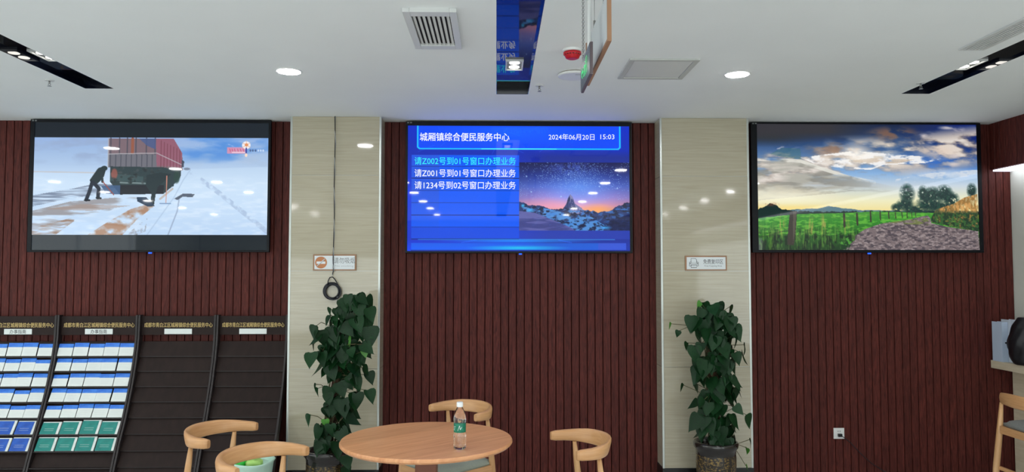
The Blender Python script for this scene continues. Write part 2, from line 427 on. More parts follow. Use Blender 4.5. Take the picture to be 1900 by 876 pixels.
# --- left: lorry on a snowy road
k = 540*0+1689/540
cv = Canvas(65, 227, 495, 464, 0, 200, k); X, Y = cv.X, cv.Y
cv.mix((6, 9, 13), np.ones(X.shape))
sky = cv.grad([(170, (150, 180, 226)), (250, (160, 188, 226)), (330, (174, 200, 232)), (370, (186, 210, 238))])
cv.c = sky.copy()
n1 = cv.noise(260, 70, 5, 1); cv.mix((66, 132, 214), np.clip((n1-.52)*5, 0, 1)*np.clip((X-980)/120, 0, 1)*np.clip((330-Y)/60, 0, 1))
cv.mix((112, 160, 224), np.clip((n1-.45)*3, 0, .6)*np.clip((X-980)/100, 0, 1)*np.clip((330-Y)/60, 0, 1))
cv.mix((150, 170, 205), np.clip((cv.noise(120, 40, 4, 2)-.5)*3, 0, .7)*(X < 640)*np.clip((340-Y)/60, 0, 1))
cv.mix((176, 196, 222), np.clip((cv.noise(160, 60, 4, 12)-.4)*2, 0, .6)*(X > 1000)*(Y > 260))
snow = cv.grad([(350, (190, 214, 240)), (450, (204, 226, 248)), (740, (190, 216, 246))])
cv.mix(snow, np.clip((Y-np.interp(X, [200, 640, 1100, 1550], [372, 372, 352, 338]))/6, 0, 1))
cv.mix((196, 184, 178), cv.seg([(200, 372), (560, 378)], 5)*.6)
grain = cv.noise(60, 14, 4, 3)
cv.mix((226, 240, 255), np.clip((grain-.45)*1.5, 0, .5)*np.clip((Y-380)/80, 0, 1))
# tracks
cv.mix((86, 96, 120), cv.poly([(200, 510), (430, 470), (560, 440), (700, 450), (620, 500), (400, 530), (200, 575)])*.65*np.clip(.5+(cv.noise(140, 10, 3, 4)-.45)*4, 0, 1))
cv.mix((146, 140, 142), cv.poly([(200, 600), (420, 545), (700, 520), (820, 520), (640, 600), (360, 690), (200, 736)])*np.clip((cv.noise(160, 22, 4, 5)-.42)*4, 0, .8))
cv.mix((172, 136, 112), cv.poly([(520, 738), (640, 660), (760, 590), (860, 560), (900, 570), (800, 650), (720, 738)])*np.clip(.35+(cv.noise(50, 30, 4, 6)-.4)*3, 0, 1))
cv.mix((150, 122, 104), cv.poly([(200, 700), (450, 634), (440, 660), (340, 738), (200, 738)])*np.clip((cv.noise(90, 16, 4, 7)-.35)*3, 0, 1))
cv.mix((166, 140, 126), cv.poly([(270, 590), (480, 560), (760, 570), (540, 600)])*.5)
cv.mix((128, 122, 126), cv.poly([(740, 738), (860, 640), (850, 720), (800, 738)])*np.clip((cv.noise(30, 30, 4, 8)-.4)*4, 0, .8))
cv.mix((150, 168, 196), cv.seg([(1040, 520), (1030, 600), (980, 738)], 6)*.8)
cv.mix((160, 184, 214), cv.seg([(1100, 360), (1060, 420), (1010, 520), (860, 738)], 5)*.5)
cv.mix((168, 190, 220), cv.seg([(1110, 380), (1250, 480), (1400, 600), (1548, 720)], 26)*np.clip((cv.noise(24, 20, 3, 9)-.35)*3, 0, .8))
cv.mix((176, 140, 110), cv.seg([(1000, 470), (930, 530)], 10)*.5)
# lorry
body = cv.poly([(626, 176), (900, 176), (1000, 176), (1052, 262), (1056, 362), (880, 372), (626, 345)])
cv.mix((124, 104, 112), body)
cv.mix((110, 112, 122), body*(Y > 268)*(X < 905)*.9)
cv.mix((150, 92, 112), cv.poly([(900, 176), (1000, 176), (1052, 262), (1050, 345), (905, 335)])*.9)
for xx in range(640, 900, 30): cv.mix((70, 72, 84), cv.seg([(xx, 272), (xx, 340)], 4)*.8)
for xx in (640, 690, 735, 785, 845, 895): cv.mix((84, 80, 92), cv.seg([(xx, 176), (xx, 268)], 6))
for xx in (765,): cv.mix((150, 90, 70), cv.seg([(xx, 180), (xx, 260)], 16))
cv.mix((70, 90, 140), cv.poly([(800, 176), (898, 176), (898, 240), (850, 220)])*.8)
for xx in range(930, 1050, 18): cv.mix((120, 66, 80), cv.seg([(xx, 190+(xx-930)*.5), (xx, 345)], 4)*.8)
cv.mix((188, 190, 196), cv.seg([(626, 268), (905, 262), (1050, 330)], 4)*.7)
cv.mix((180, 182, 190), cv.seg([(626, 176), (626, 345)], 4)*.8)
under = cv.poly([(640, 340), (945, 345), (1048, 362), (1045, 400), (1000, 455), (950, 500), (700, 505), (640, 430)])
cv.mix((46, 62, 66), under)
cv.mix((30, 32, 40), cv.poly([(700, 448), (950, 448), (948, 500), (700, 504)]))
cv.mix((66, 90, 92), cv.poly([(640, 380), (830, 400), (830, 430), (640, 425)])*.7)
cv.mix((160, 90, 80), cv.ell(664, 384, 22, 36)*.8)
cv.mix((60, 90, 130), cv.poly([(590, 455), (700, 450), (700, 504), (620, 500)])*.9)
cv.mix((150, 170, 170), cv.seg([(700, 435), (880, 440)], 7)*.7)
cv.mix((44, 60, 66), cv.seg([(1000, 372), (1000, 450)], 14)); cv.mix((40, 66, 60), cv.ell(1022, 402, 22, 42)*.9)
cv.mix((60, 66, 84), cv.poly([(1050, 300), (1064, 310), (1062, 345), (1050, 345)])*.9); cv.mix((110, 120, 140), cv.ell(1080, 354, 22, 9)*.8)
for k_ in range(60):
    a_ = cv.rng.uniform(640, 940); b_ = cv.rng.uniform(345, 440)
    cv.mix(tuple(cv.rng.integers(28, 80)+np.array([0, 8, 10])), cv.ell(a_, b_, cv.rng.uniform(4, 16), cv.rng.uniform(4, 12))*.6)
# workers as dark shapes in the picture
cv.mix((34, 48, 52), cv.poly([(596, 340), (618, 352), (606, 400), (590, 420), (572, 440), (530, 440), (524, 420), (548, 384), (570, 352)])); cv.mix((34, 48, 52), cv.ell(606, 352, 20, 16, .15))
cv.mix((32, 38, 54), cv.seg([(538, 436), (524, 490), (508, 534)], 20)); cv.mix((32, 38, 54), cv.seg([(548, 436), (578, 470), (574, 522)], 20))
cv.mix((38, 52, 56), cv.seg([(590, 380), (598, 430)], 13)); cv.mix((150, 70, 60), cv.seg([(600, 430), (664, 506)], 4))
cv.mix((30, 36, 44), cv.seg([(500, 538), (526, 538)], 9)); cv.mix((30, 36, 44), cv.seg([(566, 524), (590, 526)], 9))
cv.mix((36, 50, 54), cv.poly([(850, 390), (930, 375), (990, 385), (960, 420), (915, 460), (905, 500), (895, 572), (872, 574), (880, 500), (846, 450)]))
cv.mix((40, 60, 84), cv.poly([(795, 520), (850, 520), (900, 570), (860, 574), (800, 545)]))
cv.mix((206, 140, 120), cv.seg([(966, 395), (964, 550)], 3)); cv.mix((120, 150, 190), cv.seg([(930, 556), (990, 556)], 5))
cv.mix((66, 74, 90), cv.poly([(1010, 528), (1060, 498), (1130, 500), (1115, 520), (1060, 516), (1030, 536)])*.85)
# bars, channel mark
bar = ((Y < 172) | (Y > 737)).astype(float); cv.mix((20, 28, 36), bar)
cv.mix((228, 150, 176), cv.poly([(1310, 228), (1415, 228), (1415, 262), (1310, 262)])*.85)
cv.mix((240, 236, 240), cv.ell(1420, 214, 26, 24, .1)); cv.mix((226, 130, 70), cv.ell(1421, 212, 11, 10, .2))
for k_ in range(6):
    cv.mix((230, 160, 110), cv.seg([(1421, 212), (1421+24*math.cos(k_*PI/3+.5), 214+24*math.sin(k_*PI/3+.5))], 2)*.7)
cv.mix((250, 226, 234), cv.seg([(1340, 256), (1412, 256)], 5)*.8)
for xx in (1325, 1338, 1352, 1370, 1386, 1402): cv.mix((196, 84, 112), cv.seg([(xx, 236), (xx+4, 250)], 4)*.7)
for xx in (1444, 1458, 1474, 1490, 1504, 1518): cv.mix((70, 84, 120) if xx < 1480 else (220, 232, 250), cv.ell(xx, 245, 6, 8, .3)*.8)
cv.mix((60, 60, 150), cv.seg([(1420, 232), (1420, 262)], 7)); cv.mix((250, 220, 200), cv.ell(1420, 272, 9, 13, .3))
lt, _ = tv('left television showing a lorry on a snowy road', (57, 220, 499, 468), cv, (65, 227, 495, 464))

# --- centre: queue call board
k = 1622/500
cv = Canvas(757, 233, 1169, 466, 740, 210, k); X, Y = cv.X, cv.Y
base = cv.grad([(70, (8, 40, 190)), (250, (22, 40, 170)), (500, (10, 50, 210)), (760, (24, 44, 190)), (830, (20, 60, 230))])
cv.c = base
cv.mix((44, 40, 120), np.clip((X-700)/200, 0, 1)*np.clip((Y-225)/40, 0, 1)*.6)
cv.mix((58, 60, 176), ((X > 726) & (Y > 706) & (Y < 760)).astype(float)*.55)
hb = cv.poly([(112, 76), (1336, 76), (1336, 205), (1326, 216), (124, 216), (112, 205)])
cv.mix((8, 66, 236), hb); cv.mix((30, 96, 250), hb*cv.ell(700, 120, 500, 90, 1)*.6)
for r in range(14):
    x_ = cv.rng.uniform(200, 1250); y_ = cv.rng.uniform(80, 200); cv.mix((60, 120, 255), cv.seg([(x_, y_), (x_+cv.rng.uniform(-120, 120), y_+cv.rng.uniform(-60, 60))], 1.2)*.35)
for x_ in range(560, 900, 8): cv.mix((80, 140, 255), cv.seg([(x_, 82), (x_, 84+cv.rng.uniform(6, 36))], 1)*.3)
edge = [(114, 76), (114, 204), (126, 214), (1324, 214), (1335, 204), (1335, 76)]
cv.mix((20, 120, 255), cv.seg(edge, 12)*.5); cv.mix((40, 190, 255), cv.seg(edge, 5)*.95)
cv.mix((120, 240, 255), cv.seg([(500, 214), (950, 214)], 4)*.8)
cv.c = cv.c*np.array([.75, 1.12, 1.06])
rows = [(252, 320), (323, 392), (396, 466), (470, 539), (543, 613), (617, 686), (689, 758)]
for i, (ya, yb) in enumerate(rows):
    r = ((X > 78) & (X < 724) & (Y > ya) & (Y < yb)).astype(float)
    cv.mix((6, 92, 250) if i < 6 else (16, 76, 228), r*.94); 
    cv.mix((64, 84, 200), r*((X > 78) & (X < 244))*np.clip((760-Y)/300, 0, 1)*.45)
    cv.mix((6, 22, 110), ((X > 78) & (X < 724) & (np.abs(Y-yb-1.5) < 2.2)).astype(float))
cv.mix((36, 92, 246), cv.ell(330, 620, 300, 130, 1)*.3)
# mountain picture
pic = ((X > 726) & (X < 1392) & (Y > 296) & (Y < 706)).astype(float)
ps = cv.grad([(296, (26, 28, 86)), (370, (40, 62, 160)), (440, (92, 120, 226)), (510, (170, 150, 232)), (560, (244, 166, 190)), (600, (255, 180, 120))])
cv.mix(ps, pic)
cv.mix((96, 150, 240), pic*cv.ell(1090, 450, 230, 130, 1)*.7); cv.mix((18, 20, 60), pic*np.clip(1-cv.ell(1060, 500, 470, 320, .8), 0, 1)*.4)
cv.mix((240, 160, 190), pic*cv.ell(900, 560, 240, 60, 1)*.6); cv.mix((255, 170, 90), pic*cv.ell(1200, 580, 120, 40, 1)*.8)
st = cv.rng.random(X.shape); dens = .02+.10*cv.ell(1060, 360, 260, 110, 1)
cv.mix((150, 190, 250), pic*(st < dens)*(Y < 520)*.8)
cv.mix((80, 110, 220), pic*cv.ell(1040, 330, 200, 60, 1)*np.clip((cv.noise(16, 16, 3, 40)-.4)*4, 0, 1)*.6)
rg = cv.ridge([(726, 534), (790, 556), (840, 552), (930, 574), (1000, 572), (1060, 560), (1110, 590), (1180, 596), (1250, 590), (1300, 570), (1340, 550), (1362, 534), (1392, 536)], 16, 30, 2)*pic
cv.mix((34, 52, 108), rg)
peak = cv.poly([(985, 580), (1008, 548), (1020, 510), (1034, 488), (1048, 506), (1060, 544), (1100, 570), (1130, 606), (1000, 620)])*pic
cv.mix((58, 66, 120), peak); cv.mix((150, 150, 196), peak*(X > 1030)*np.clip((cv.noise(10, 22, 3, 13)-.4)*5, 0, .8))
cv.mix((26, 30, 62), peak*(X < 1032)*.5*np.clip((cv.noise(8, 20, 3, 14)-.35)*5, 0, 1))
nn = cv.noise(26, 16, 5, 15, warp=(Y-500)*.5)
slope = cv.poly([(1000, 580), (1130, 600), (1180, 640), (1290, 706), (1060, 706), (900, 640), (760, 596), (740, 566), (840, 566), (960, 590)])*pic
cv.mix((84, 150, 222), slope*np.clip((cv.noise(40, 14, 4, 51, warp=(Y-500)*.8)-.36)*6, 0, .9))
cv.mix((60, 130, 214), rg*np.clip((nn-.55)*9, 0, .7)*(Y > 566)*(1-cv.poly([(1120, 706), (1200, 600), (1392, 600), (1392, 706)])*.35)*np.clip((X-760)/60, 0, 1))
cv.mix((22, 26, 58), rg*np.clip((cv.noise(20, 10, 4, 16)-.52)*9, 0, .9))
fg = cv.poly([(726, 590), (820, 600), (920, 640), (1040, 690), (1060, 708), (726, 708)])*pic; cv.mix((66, 70, 140), fg*.9); cv.mix((120, 120, 190), fg*np.clip((cv.noise(120, 14, 3, 17)-.45)*4, 0, .5))
dk = cv.poly([(1230, 706), (1280, 640), (1392, 610), (1392, 706)])*pic; cv.mix((26, 28, 70), dk*.7)
cv.mix((60, 200, 255), cv.ell(748, 558, 16, 14, 1)); cv.mix((60, 190, 255), cv.ell(795, 585, 28, 13, 1)*.8); cv.mix((60, 180, 255), cv.ell(1250, 690, 40, 12, 1)*.8)
for sx_, sy_ in ((1022, 368), (798, 474), (978, 502), (1318, 452), (1210, 440), (770, 380), (1320, 370)): cv.mix((190, 225, 255), cv.ell(sx_, sy_, 6, 6, 1))
# floor glow
cv.mix((14, 120, 250), ((X > 78) & (X < 1370) & (Y > 782) & (Y < 824)).astype(float)*.55)
cv.mix((90, 80, 210), ((X > 1200) & (X < 1370) & (Y > 782) & (Y < 824)).astype(float)*.45)
cv.mix((20, 150, 255), cv.ell(720, 770, 520, 14, 1)*.9); cv.mix((20, 200, 240), cv.ell(720, 812, 330, 18, 1)); cv.mix((60, 180, 255), cv.seg([(120, 762), (1300, 762)], 3)*.6)
cv.mix((40, 110, 255), cv.seg([(380, 780), (470, 764)], 2)*.7); cv.mix((40, 110, 255), cv.seg([(1040, 780), (960, 764)], 2)*.7)
cv.mix((10, 40, 150), cv.seg([(78, 826), (1390, 826)], 4))
ct, _ = tv('middle television showing the blue queue calling board', (753, 225, 1174, 470), cv, (757, 233, 1169, 466))
def ctext(s, x, y, x1, px, mm, bold):
    text_obj('screen_text', s, px*TVF/F*1.12, mm, ct, on_screen(ct, x, y), width=at(x1, y, Y=TVF).x-at(x, y, Y=TVF).x, bold=bold)
ctext('城厢镇综合便民服务中心', 779, 254, 945, 15, M['t_white'], .0014)
ctext('2024年06月20日', 1018, 254, 1103, 11.5, M['t_white'], .0003)
ctext('15:03', 1114, 254, 1140, 11.5, M['t_white'], .0003)
ctext('请Z002号到01号窗口办理业务', 769, 298.5, 957, 14.0, M['t_cyan'], .0006)
ctext('请Z001号到01号窗口办理业务', 769, 321, 957, 14.0, M['t_white'], .0006)
ctext('请1234号到02号窗口办理业务', 769, 343.5, 957, 14.0, M['t_white'], .0006)

# --- right: country lane at sunset
k = 1627/520
cv = Canvas(1404, 230, 1818, 464, 1380, 200, k); X, Y = cv.X, cv.Y
cv.c = cv.grad([(98, (14, 30, 66)), (180, (30, 60, 110)), (300, (96, 132, 178)), (380, (138, 178, 222)), (450, (196, 210, 222)), (540, (236, 232, 190)), (600, (240, 222, 150))])
blue = np.clip((X-900)/400, 0, 1)*np.clip((360-Y)/200, 0, 1); cv.mix((10, 34, 110), blue)
cv.mix((36, 96, 200), np.clip((X-700)/400, 0, 1)*cv.ell(1150, 320, 520, 90, 1)*.6)
cv.mix((40, 46, 52), np.clip((420-X)/300+.2, 0, 1)*np.clip((230-Y)/60, 0, 1)); cv.mix((50, 48, 54), np.clip((800-X)/300, 0, 1)*np.clip((200-Y)/60, 0, 1))
wp = (Y-300)*1.6
n = cv.noise(190, 60, 6, 21, warp=-wp*.4); n2 = cv.noise(90, 34, 5, 22, warp=-wp*.3)
band = np.clip(1-np.abs(Y-(300-(X-700)*.12))/130, 0, 1)
cv.mix((150, 130, 116), np.clip((n*.6+n2*.4-.42)*7, 0, 1)*np.clip(band*2, 0, 1)*.9)
cv.mix((232, 224, 216), np.clip((n*.5+n2*.5-.48)*8, 0, 1)*np.clip(band*1.6, 0, 1)*.9)
cv.mix((238, 226, 208), cv.ell(720, 260, 420, 110, .8)*np.clip((n-.34)*5, 0, 1)*.9)
cv.mix((140, 106, 84), np.clip(cv.ell(560, 240, 230, 60, 1)*1.3+cv.ell(860, 150, 170, 50, 1)*1.3, 0, 1)*np.clip((n2-.36)*4, 0, .75))
cv.mix((246, 244, 242), cv.poly([(330, 290), (640, 250), (900, 270), (1180, 290), (1060, 320), (820, 330), (740, 360), (560, 350), (420, 330)])*np.clip((cv.noise(60, 26, 5, 45)-.38)*6, 0, .95))
cv.mix((198, 176, 150), cv.poly([(600, 310), (760, 290), (1000, 300), (900, 322), (760, 322)])*np.clip((n2-.4)*6, 0, .6))
cv.mix((255, 248, 236), cv.ell(660, 258, 120, 70, 1)*.9)
cv.mix((240, 240, 240), cv.ell(1180, 385, 300, 40, 1)*np.clip((n2-.34)*5, 0, 1)*.7); cv.mix((226, 206, 190), cv.ell(1140, 250, 170, 60, .8)*np.clip((n2-.38)*6, 0, 1)*.8)
cv.mix((120, 84, 70), cv.ell(900, 140, 170, 50, 1)*np.clip((n2-.4)*5, 0, 1)*.9)
for cx_, cy_, rx, ry in ((1240, 278, 40, 18), (1230, 325, 50, 20), (1100, 195, 30, 14), (1055, 158, 34, 14), (1200, 112, 70, 14), (1270, 120, 40, 18)):
    cv.mix((214, 202, 200), cv.ell(cx_, cy_, rx, ry, .8)*np.clip(.4+(n2-.4)*4, 0, 1)*.85)
low = cv.poly([(76, 290), (330, 300), (560, 380), (740, 430), (900, 460), (900, 490), (600, 490), (76, 540)])
low = low*np.clip((900-X)/420, 0, 1)
cv.mix((176, 174, 164), low*np.clip(.4+(cv.noise(170, 30, 5, 23, warp=(Y-400)*1.2)-.4)*3, 0, 1)); cv.mix((128, 126, 118), low*np.clip((cv.noise(150, 26, 5, 24, warp=(Y-400)*1.2)-.56)*5, 0, .6)); cv.mix((226, 216, 188), np.clip((Y-430)/60, 0, 1)*np.clip((600-Y)/40, 0, 1)*np.clip((700-X)/400, 0, 1)*np.clip((n-.35)*3, 0, .8))
cv.mix((232, 230, 220), cv.seg([(76, 300), (330, 310), (440, 350), (600, 400), (760, 432)], 18)*np.clip((n2-.3)*4, 0, 1)*.8)
cv.mix((216, 222, 230), cv.seg([(900, 430), (1100, 395), (1366, 376)], 34)*np.clip((cv.noise(50, 26, 4, 25)-.4)*5, 0, .8))
cv.mix((255, 250, 222), cv.ell(220, 520, 420, 60, 1)*.85); cv.mix((255, 224, 130), cv.ell(200, 590, 500, 34, 1)*.7)
cv.mix((56, 110, 100), cv.poly([(220, 232), (330, 236), (334, 300), (240, 290), (150, 270)])*.35)
cv.mix((86, 120, 132), cv.ridge([(200, 600), (340, 588), (430, 584), (490, 570), (560, 582), (680, 594), (860, 596), (1366, 600)], 4, 30, 3))
cv.mix((24, 46, 42), cv.ridge([(76, 588), (110, 572), (150, 556), (190, 566), (215, 590), (300, 600), (560, 603), (850, 600), (880, 596), (1366, 600)], 10, 18, 4))
cv.mix((150, 80, 60), cv.ell(150, 562, 60, 16, 1)*np.clip((cv.noise(10, 10, 3, 26)-.4)*4, 0, 1)*.6)
g = cv.ridge([(76, 642), (300, 618), (560, 612), (760, 602), (1000, 606), (1366, 620)], 2, 20, 5)
grass = cv.grad([(600, (74, 150, 52)), (660, (42, 130, 34)), (740, (40, 100, 30)), (830, (24, 56, 22))]); cv.mix(grass, g)
cv.mix((110, 190, 60), g*np.clip((cv.noise(26, 8, 4, 27)-.5)*5, 0, .7)*(Y < 740)); cv.mix((14, 36, 18), g*np.clip((cv.noise(16, 30, 4, 28)-.46)*6, 0, .9)*np.clip((Y-690)/60, 0, 1))
cv.mix((120, 160, 66), g*np.clip((cv.noise(7, 40, 3, 29)-.56)*6, 0, .45)*np.clip((Y-640)/60, 0, 1)*(X < 640))
road = cv.poly([(560, 828), (640, 770), (640, 745), (700, 705), (800, 672), (960, 650), (1040, 630), (1070, 626), (1085, 640), (1090, 670), (1180, 690), (1366, 718), (1372, 828)])
cv.mix((118, 104, 106), road); cv.mix((160, 146, 146), road*np.clip((cv.noise(14, 7, 4, 30)-.5)*7, 0, .8)); cv.mix((66, 58, 66), road*np.clip((cv.noise(20, 8, 4, 31)-.52)*8, 0, .8))
cv.mix((110, 124, 60), cv.poly([(800, 672), (960, 648), (1060, 640), (1090, 672), (1060, 685), (900, 672)])*np.clip((cv.noise(30, 8, 3, 32)-.4)*4, 0, .8))
cv.mix((20, 56, 24), cv.poly([(500, 828), (560, 780), (600, 752), (632, 764), (600, 828)])*np.clip(.5+(cv.noise(8, 12, 3, 33)-.4)*3, 0, 1)); cv.mix((90, 170, 60), cv.poly([(540, 790), (600, 752), (634, 766), (600, 800)])*np.clip((cv.noise(7, 14, 3, 34)-.4)*5, 0, .8))
# trees
for cx_, cy_, rx, ry in ((952, 500, 52, 66), (940, 560, 60, 40), (1046, 500, 36, 56), (1100, 510, 60, 60), (1170, 500, 60, 60), (1210, 530, 56, 50), (1080, 560, 90, 50), (890, 580, 40, 30), (1334, 480, 34, 50), (1000, 590, 100, 26), (1160, 580, 90, 40)):
    msk = cv.ell(cx_, cy_, rx, ry, .5)*np.clip(.95+(cv.noise(12, 12, 4, int(cx_))-.4)*5, 0, 1)
    cv.mix((16, 46, 44), msk); cv.mix((40, 86, 66), msk*np.clip((cv.noise(10, 10, 3, int(cx_)+1)-.55)*6, 0, .6))
hill = cv.poly([(1090, 640), (1120, 590), (1220, 560), (1290, 520), (1366, 500), (1372, 720), (1260, 700), (1090, 665)])
cv.mix((150, 112, 56), hill*np.clip(.6+(cv.noise(10, 22, 4, 35)-.4)*3, 0, 1)); cv.mix((216, 160, 90), hill*np.clip((cv.noise(6, 16, 3, 36)-.5)*6, 0, .8)*(Y < 610))
cv.mix((26, 54, 32), hill*np.clip((Y-590-(X-1100)*.02)/24, 0, 1)*np.clip(.5+(cv.noise(12, 12, 4, 37)-.35)*4, 0, 1))
cv.mix((60, 110, 50), hill*np.clip((Y-600)/24, 0, 1)*np.clip((cv.noise(9, 12, 3, 38)-.52)*7, 0, .7))
cv.mix((54, 48, 40), cv.poly([(262, 604), (304, 600), (296, 700), (282, 800), (242, 796), (250, 700)])); cv.mix((96, 90, 78), cv.poly([(280, 604), (300, 602), (290, 720), (276, 790)])*.6)
for a_, b_, c_2, w_ in ((578, 620, 690, 12), (654, 616, 680, 10), (733, 602, 660, 8), (790, 602, 650, 6), (840, 606, 644, 6), (880, 610, 642, 5), (918, 606, 640, 4), (948, 606, 640, 4), (975, 606, 636, 3), (998, 608, 634, 3)):
    cv.mix((54, 52, 40), cv.seg([(a_, b_), (a_+2, c_2)], w_))
cv.mix((50, 60, 44), cv.seg([(250, 710), (130, 745), (80, 752)], 2)*.7); cv.mix((70, 90, 50), cv.seg([(300, 640), (578, 640), (733, 622), (880, 622)], 1.5)*.5)
for cx_, hh in ((460, 110), (210, 90), (385, 80), (590, 60)):
    cv.mix((180, 160, 84), cv.ell(cx_, 690, 26, hh, 1)*np.clip((cv.noise(6, 40, 3, cx_)-.45)*6, 0, .9))
rt_, _ = tv('right television showing a country lane and sunset clouds', (1393, 222, 1826, 469), cv, (1404, 230, 1818, 464))

# ------------------------------------------------------------------ ceiling things
def trough(i, label, ly, lab2):
    x0, x1, y1 = slots[i]; cx = (x0+x1)/2; w_ = (x1-x0)/2; D = (.062, .045, .050)[i]; sh = (-.010, 0, .008)[i]
    t = thing('light_trough', label, 'ceiling trough', (cx, y1, CEIL), 0, 'black ceiling light troughs')
    ln = y1-SLOT_NEAR
    boxobj('panel', (-w_+.003, w_-.003, -ln+.003, -.003, D, D+.01), M['gloss_black'], t)
    for s in (-1, 1):
        boxobj('side_panel', (min(s*w_, s*(w_-.003)), max(s*w_, s*(w_-.003)), -ln+.003, -.003, 0, D+.01), M['gloss_black'], t)
    boxobj('end_panel', (-w_+.003, w_-.003, -.003, 0, 0, D+.01), M['gloss_black'], t)
    boxobj('end_panel', (-w_+.003, w_-.003, -ln, -ln+.003, 0, D+.01), M['gloss_black'], t)
    for j, yy in enumerate(ly):
        sp = thing('twin_spotlight', lab2 if j == 0 else 'white twin spotlight in the trough behind the camera', 'spotlight', (cx+sh, yy, CEIL+D), 0, 'twin spotlights in the black troughs')
        bm = bmesh.new(); add_box(bm, -.053, -.045, -.105, .105, -.012, 0); add_box(bm, .045, .053, -.105, .105, -.012, 0)
        add_box(bm, -.045, .045, -.105, -.097, -.012, 0); add_box(bm, -.045, .045, .097, .105, -.012, 0)
        obj('frame', bm, M['white_plastic'], sp); boxobj('backing', (-.045, .045, -.097, .097, -.004, -.001), M['ink'], sp)
        for s in (-1, 1):
            bm = bmesh.new(); add_lathe(bm, [(.030, -.008), (.030, -.004)], 0, s*.047, 20); obj('bulb', bm, M['spot'], sp)
lp = at(87, 104, Z=CEIL+.053).y; cp = at(955, 119, Z=CEIL+.045).y; rp = at(1800, 121, Z=CEIL+.04).y
trough(0, 'black recessed ceiling trough at the left, above the snowy-road television', (lp,), 'white twin spotlight in the left black ceiling trough')
trough(1, 'black mirror-like ceiling trough in the middle, reflecting blue', (cp,), 'square white twin spotlight in the middle blue-reflecting trough')
trough(2, 'black recessed ceiling trough at the right beside the wood bulkhead', (rp,), 'white twin spotlight in the right black ceiling trough')
d1 = at(536, 132, Z=CEIL); d2 = at(1368, 137.5, Z=CEIL)
def downlight(x, y, label):
    t = thing('downlight', label, 'downlight', (x, y, CEIL), 0, 'round recessed downlights')
    bm = bmesh.new(); add_lathe(bm, [(.066, -.001), (.070, -.005), (.078, -.004), (.080, 0)], n=32, cap=False); obj('trim_ring', bm, M['white_plastic'], t)
    bm = bmesh.new(); add_lathe(bm, [(.067, -.006), (.067, -.001)], n=32); obj('diffuser', bm, M['down'], t)
downlight(d1.x, d1.y, 'round glowing ceiling downlight left of the slatted vent')
downlight(d2.x, d2.y, 'round glowing ceiling downlight above the right pillar')
for cx_ in (-5.9, -3.75, d1.x, d2.x, 3.5):
    for j, yy in enumerate((4.57, 3.1, 1.8, .5, -.9, -2.3, -3.9)):
        if j == 0 and cx_ in (d1.x, d2.x, 3.5): continue
        if cx_ == 3.5 and j == 1: continue
        downlight(cx_, yy, 'round glowing downlight outside the frame, seen only as a reflection on screens and tiles')

# slatted vent
p = at(745, 22, Z=CEIL-.02); q = at(857, 92, Z=CEIL-.02); p2 = at(848, 24, Z=CEIL-.02); q2 = at(771, 91, Z=CEIL-.02)
vx0 = (p.x+q2.x)/2; vx1 = (p2.x+q.x)/2; vy0 = p.y; vy1 = q.y
t = thing('air_vent', 'white square ceiling vent with angled slats left of the black trough', 'vent', ((vx0+vx1)/2, (vy0+vy1)/2, CEIL))
W, D = (vx1-vx0)/2, (vy1-vy0)/2
bm = bmesh.new(); fx = .034; fy = .06
add_box(bm, -W, -W+fx, -D, D, -.02, 0, bev=.003); add_box(bm, W-fx, W, -D, D, -.02, 0, bev=.003)
add_box(bm, -W+fx, W-fx, -D, -D+fy, -.02, 0); add_box(bm, -W+fx, W-fx, D-fy, D, -.02, 0)
obj('frame', bm, M['vent'], t)
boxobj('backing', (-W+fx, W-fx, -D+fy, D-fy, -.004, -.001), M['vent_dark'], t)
for i in range(8):
    xx = -W+fx+(i+.5)*(2*W-2*fx)/8
    o = boxobj('slat', (-.0075, .0075, -D+fy, D-fy, -.0015, .0015), M['vent'], t); o.location = (xx, 0, -.011); o.rotation_euler = (0, math.radians(28), 0)
# access panel
a0 = at(1168, 108, Z=CEIL); a1 = at(1265, 145, Z=CEIL); a2 = at(1148, 144, Z=CEIL); a3 = at(1300, 108, Z=CEIL)
t = thing('access_panel', 'flat white square access panel in the ceiling right of the hanging signs', 'ceiling panel', ((a0.x+a3.x+a1.x+a2.x)/4, (a0.y+a1.y)/2, CEIL))
W = (a3.x-a0.x)/2; D = (a1.y-a0.y)/2
bm = bmesh.new()
add_box(bm, -W, -W+.03, -D, D, -.010, 0, bev=.002); add_box(bm, W-.03, W, -D, D, -.010, 0, bev=.002); add_box(bm, -W+.03, W-.03, -D, -D+.03, -.010, 0, bev=.002); add_box(bm, -W+.03, W-.03, D-.03, D, -.010, 0, bev=.002)
obj('frame', bm, mat('panel_frame_grey', (190, 192, 188), .5), t); boxobj('hatch', (-W+.033, W-.033, -D+.033, D-.033, -.006, -.001), M['vent'], t)
# linear grille at the right
g0 = at(1782, 91, Z=CEIL); g1 = at(1822, 91, Z=CEIL)
t = thing('linear_grille', 'long white slotted ceiling grille at the upper right', 'vent', ((g0.x+g1.x)/2, g0.y, CEIL)); W = (g1.x-g0.x)/2+.012; Lg = 2.4
bm = bmesh.new(); add_box(bm, -W, -W+.014, -Lg, 0, -.008, 0); add_box(bm, W-.014, W, -Lg, 0, -.008, 0); add_box(bm, -W+.014, W-.014, -.014, 0, -.008, 0); add_box(bm, -W+.014, W-.014, -Lg, -Lg+.014, -.008, 0)
obj('frame', bm, M['vent'], t); boxobj('backing', (-W+.014, W-.014, -Lg+.014, -.014, -.003, -.001), mat('grille_back', (120, 122, 118), .8), t)
for i in range(6):
    xx = -W+.014+(i+.5)*(2*W-.028)/6; boxobj('blade', (xx-.0055, xx+.0055, -Lg+.014, -.014, -.008, -.004), M['vent'], t)
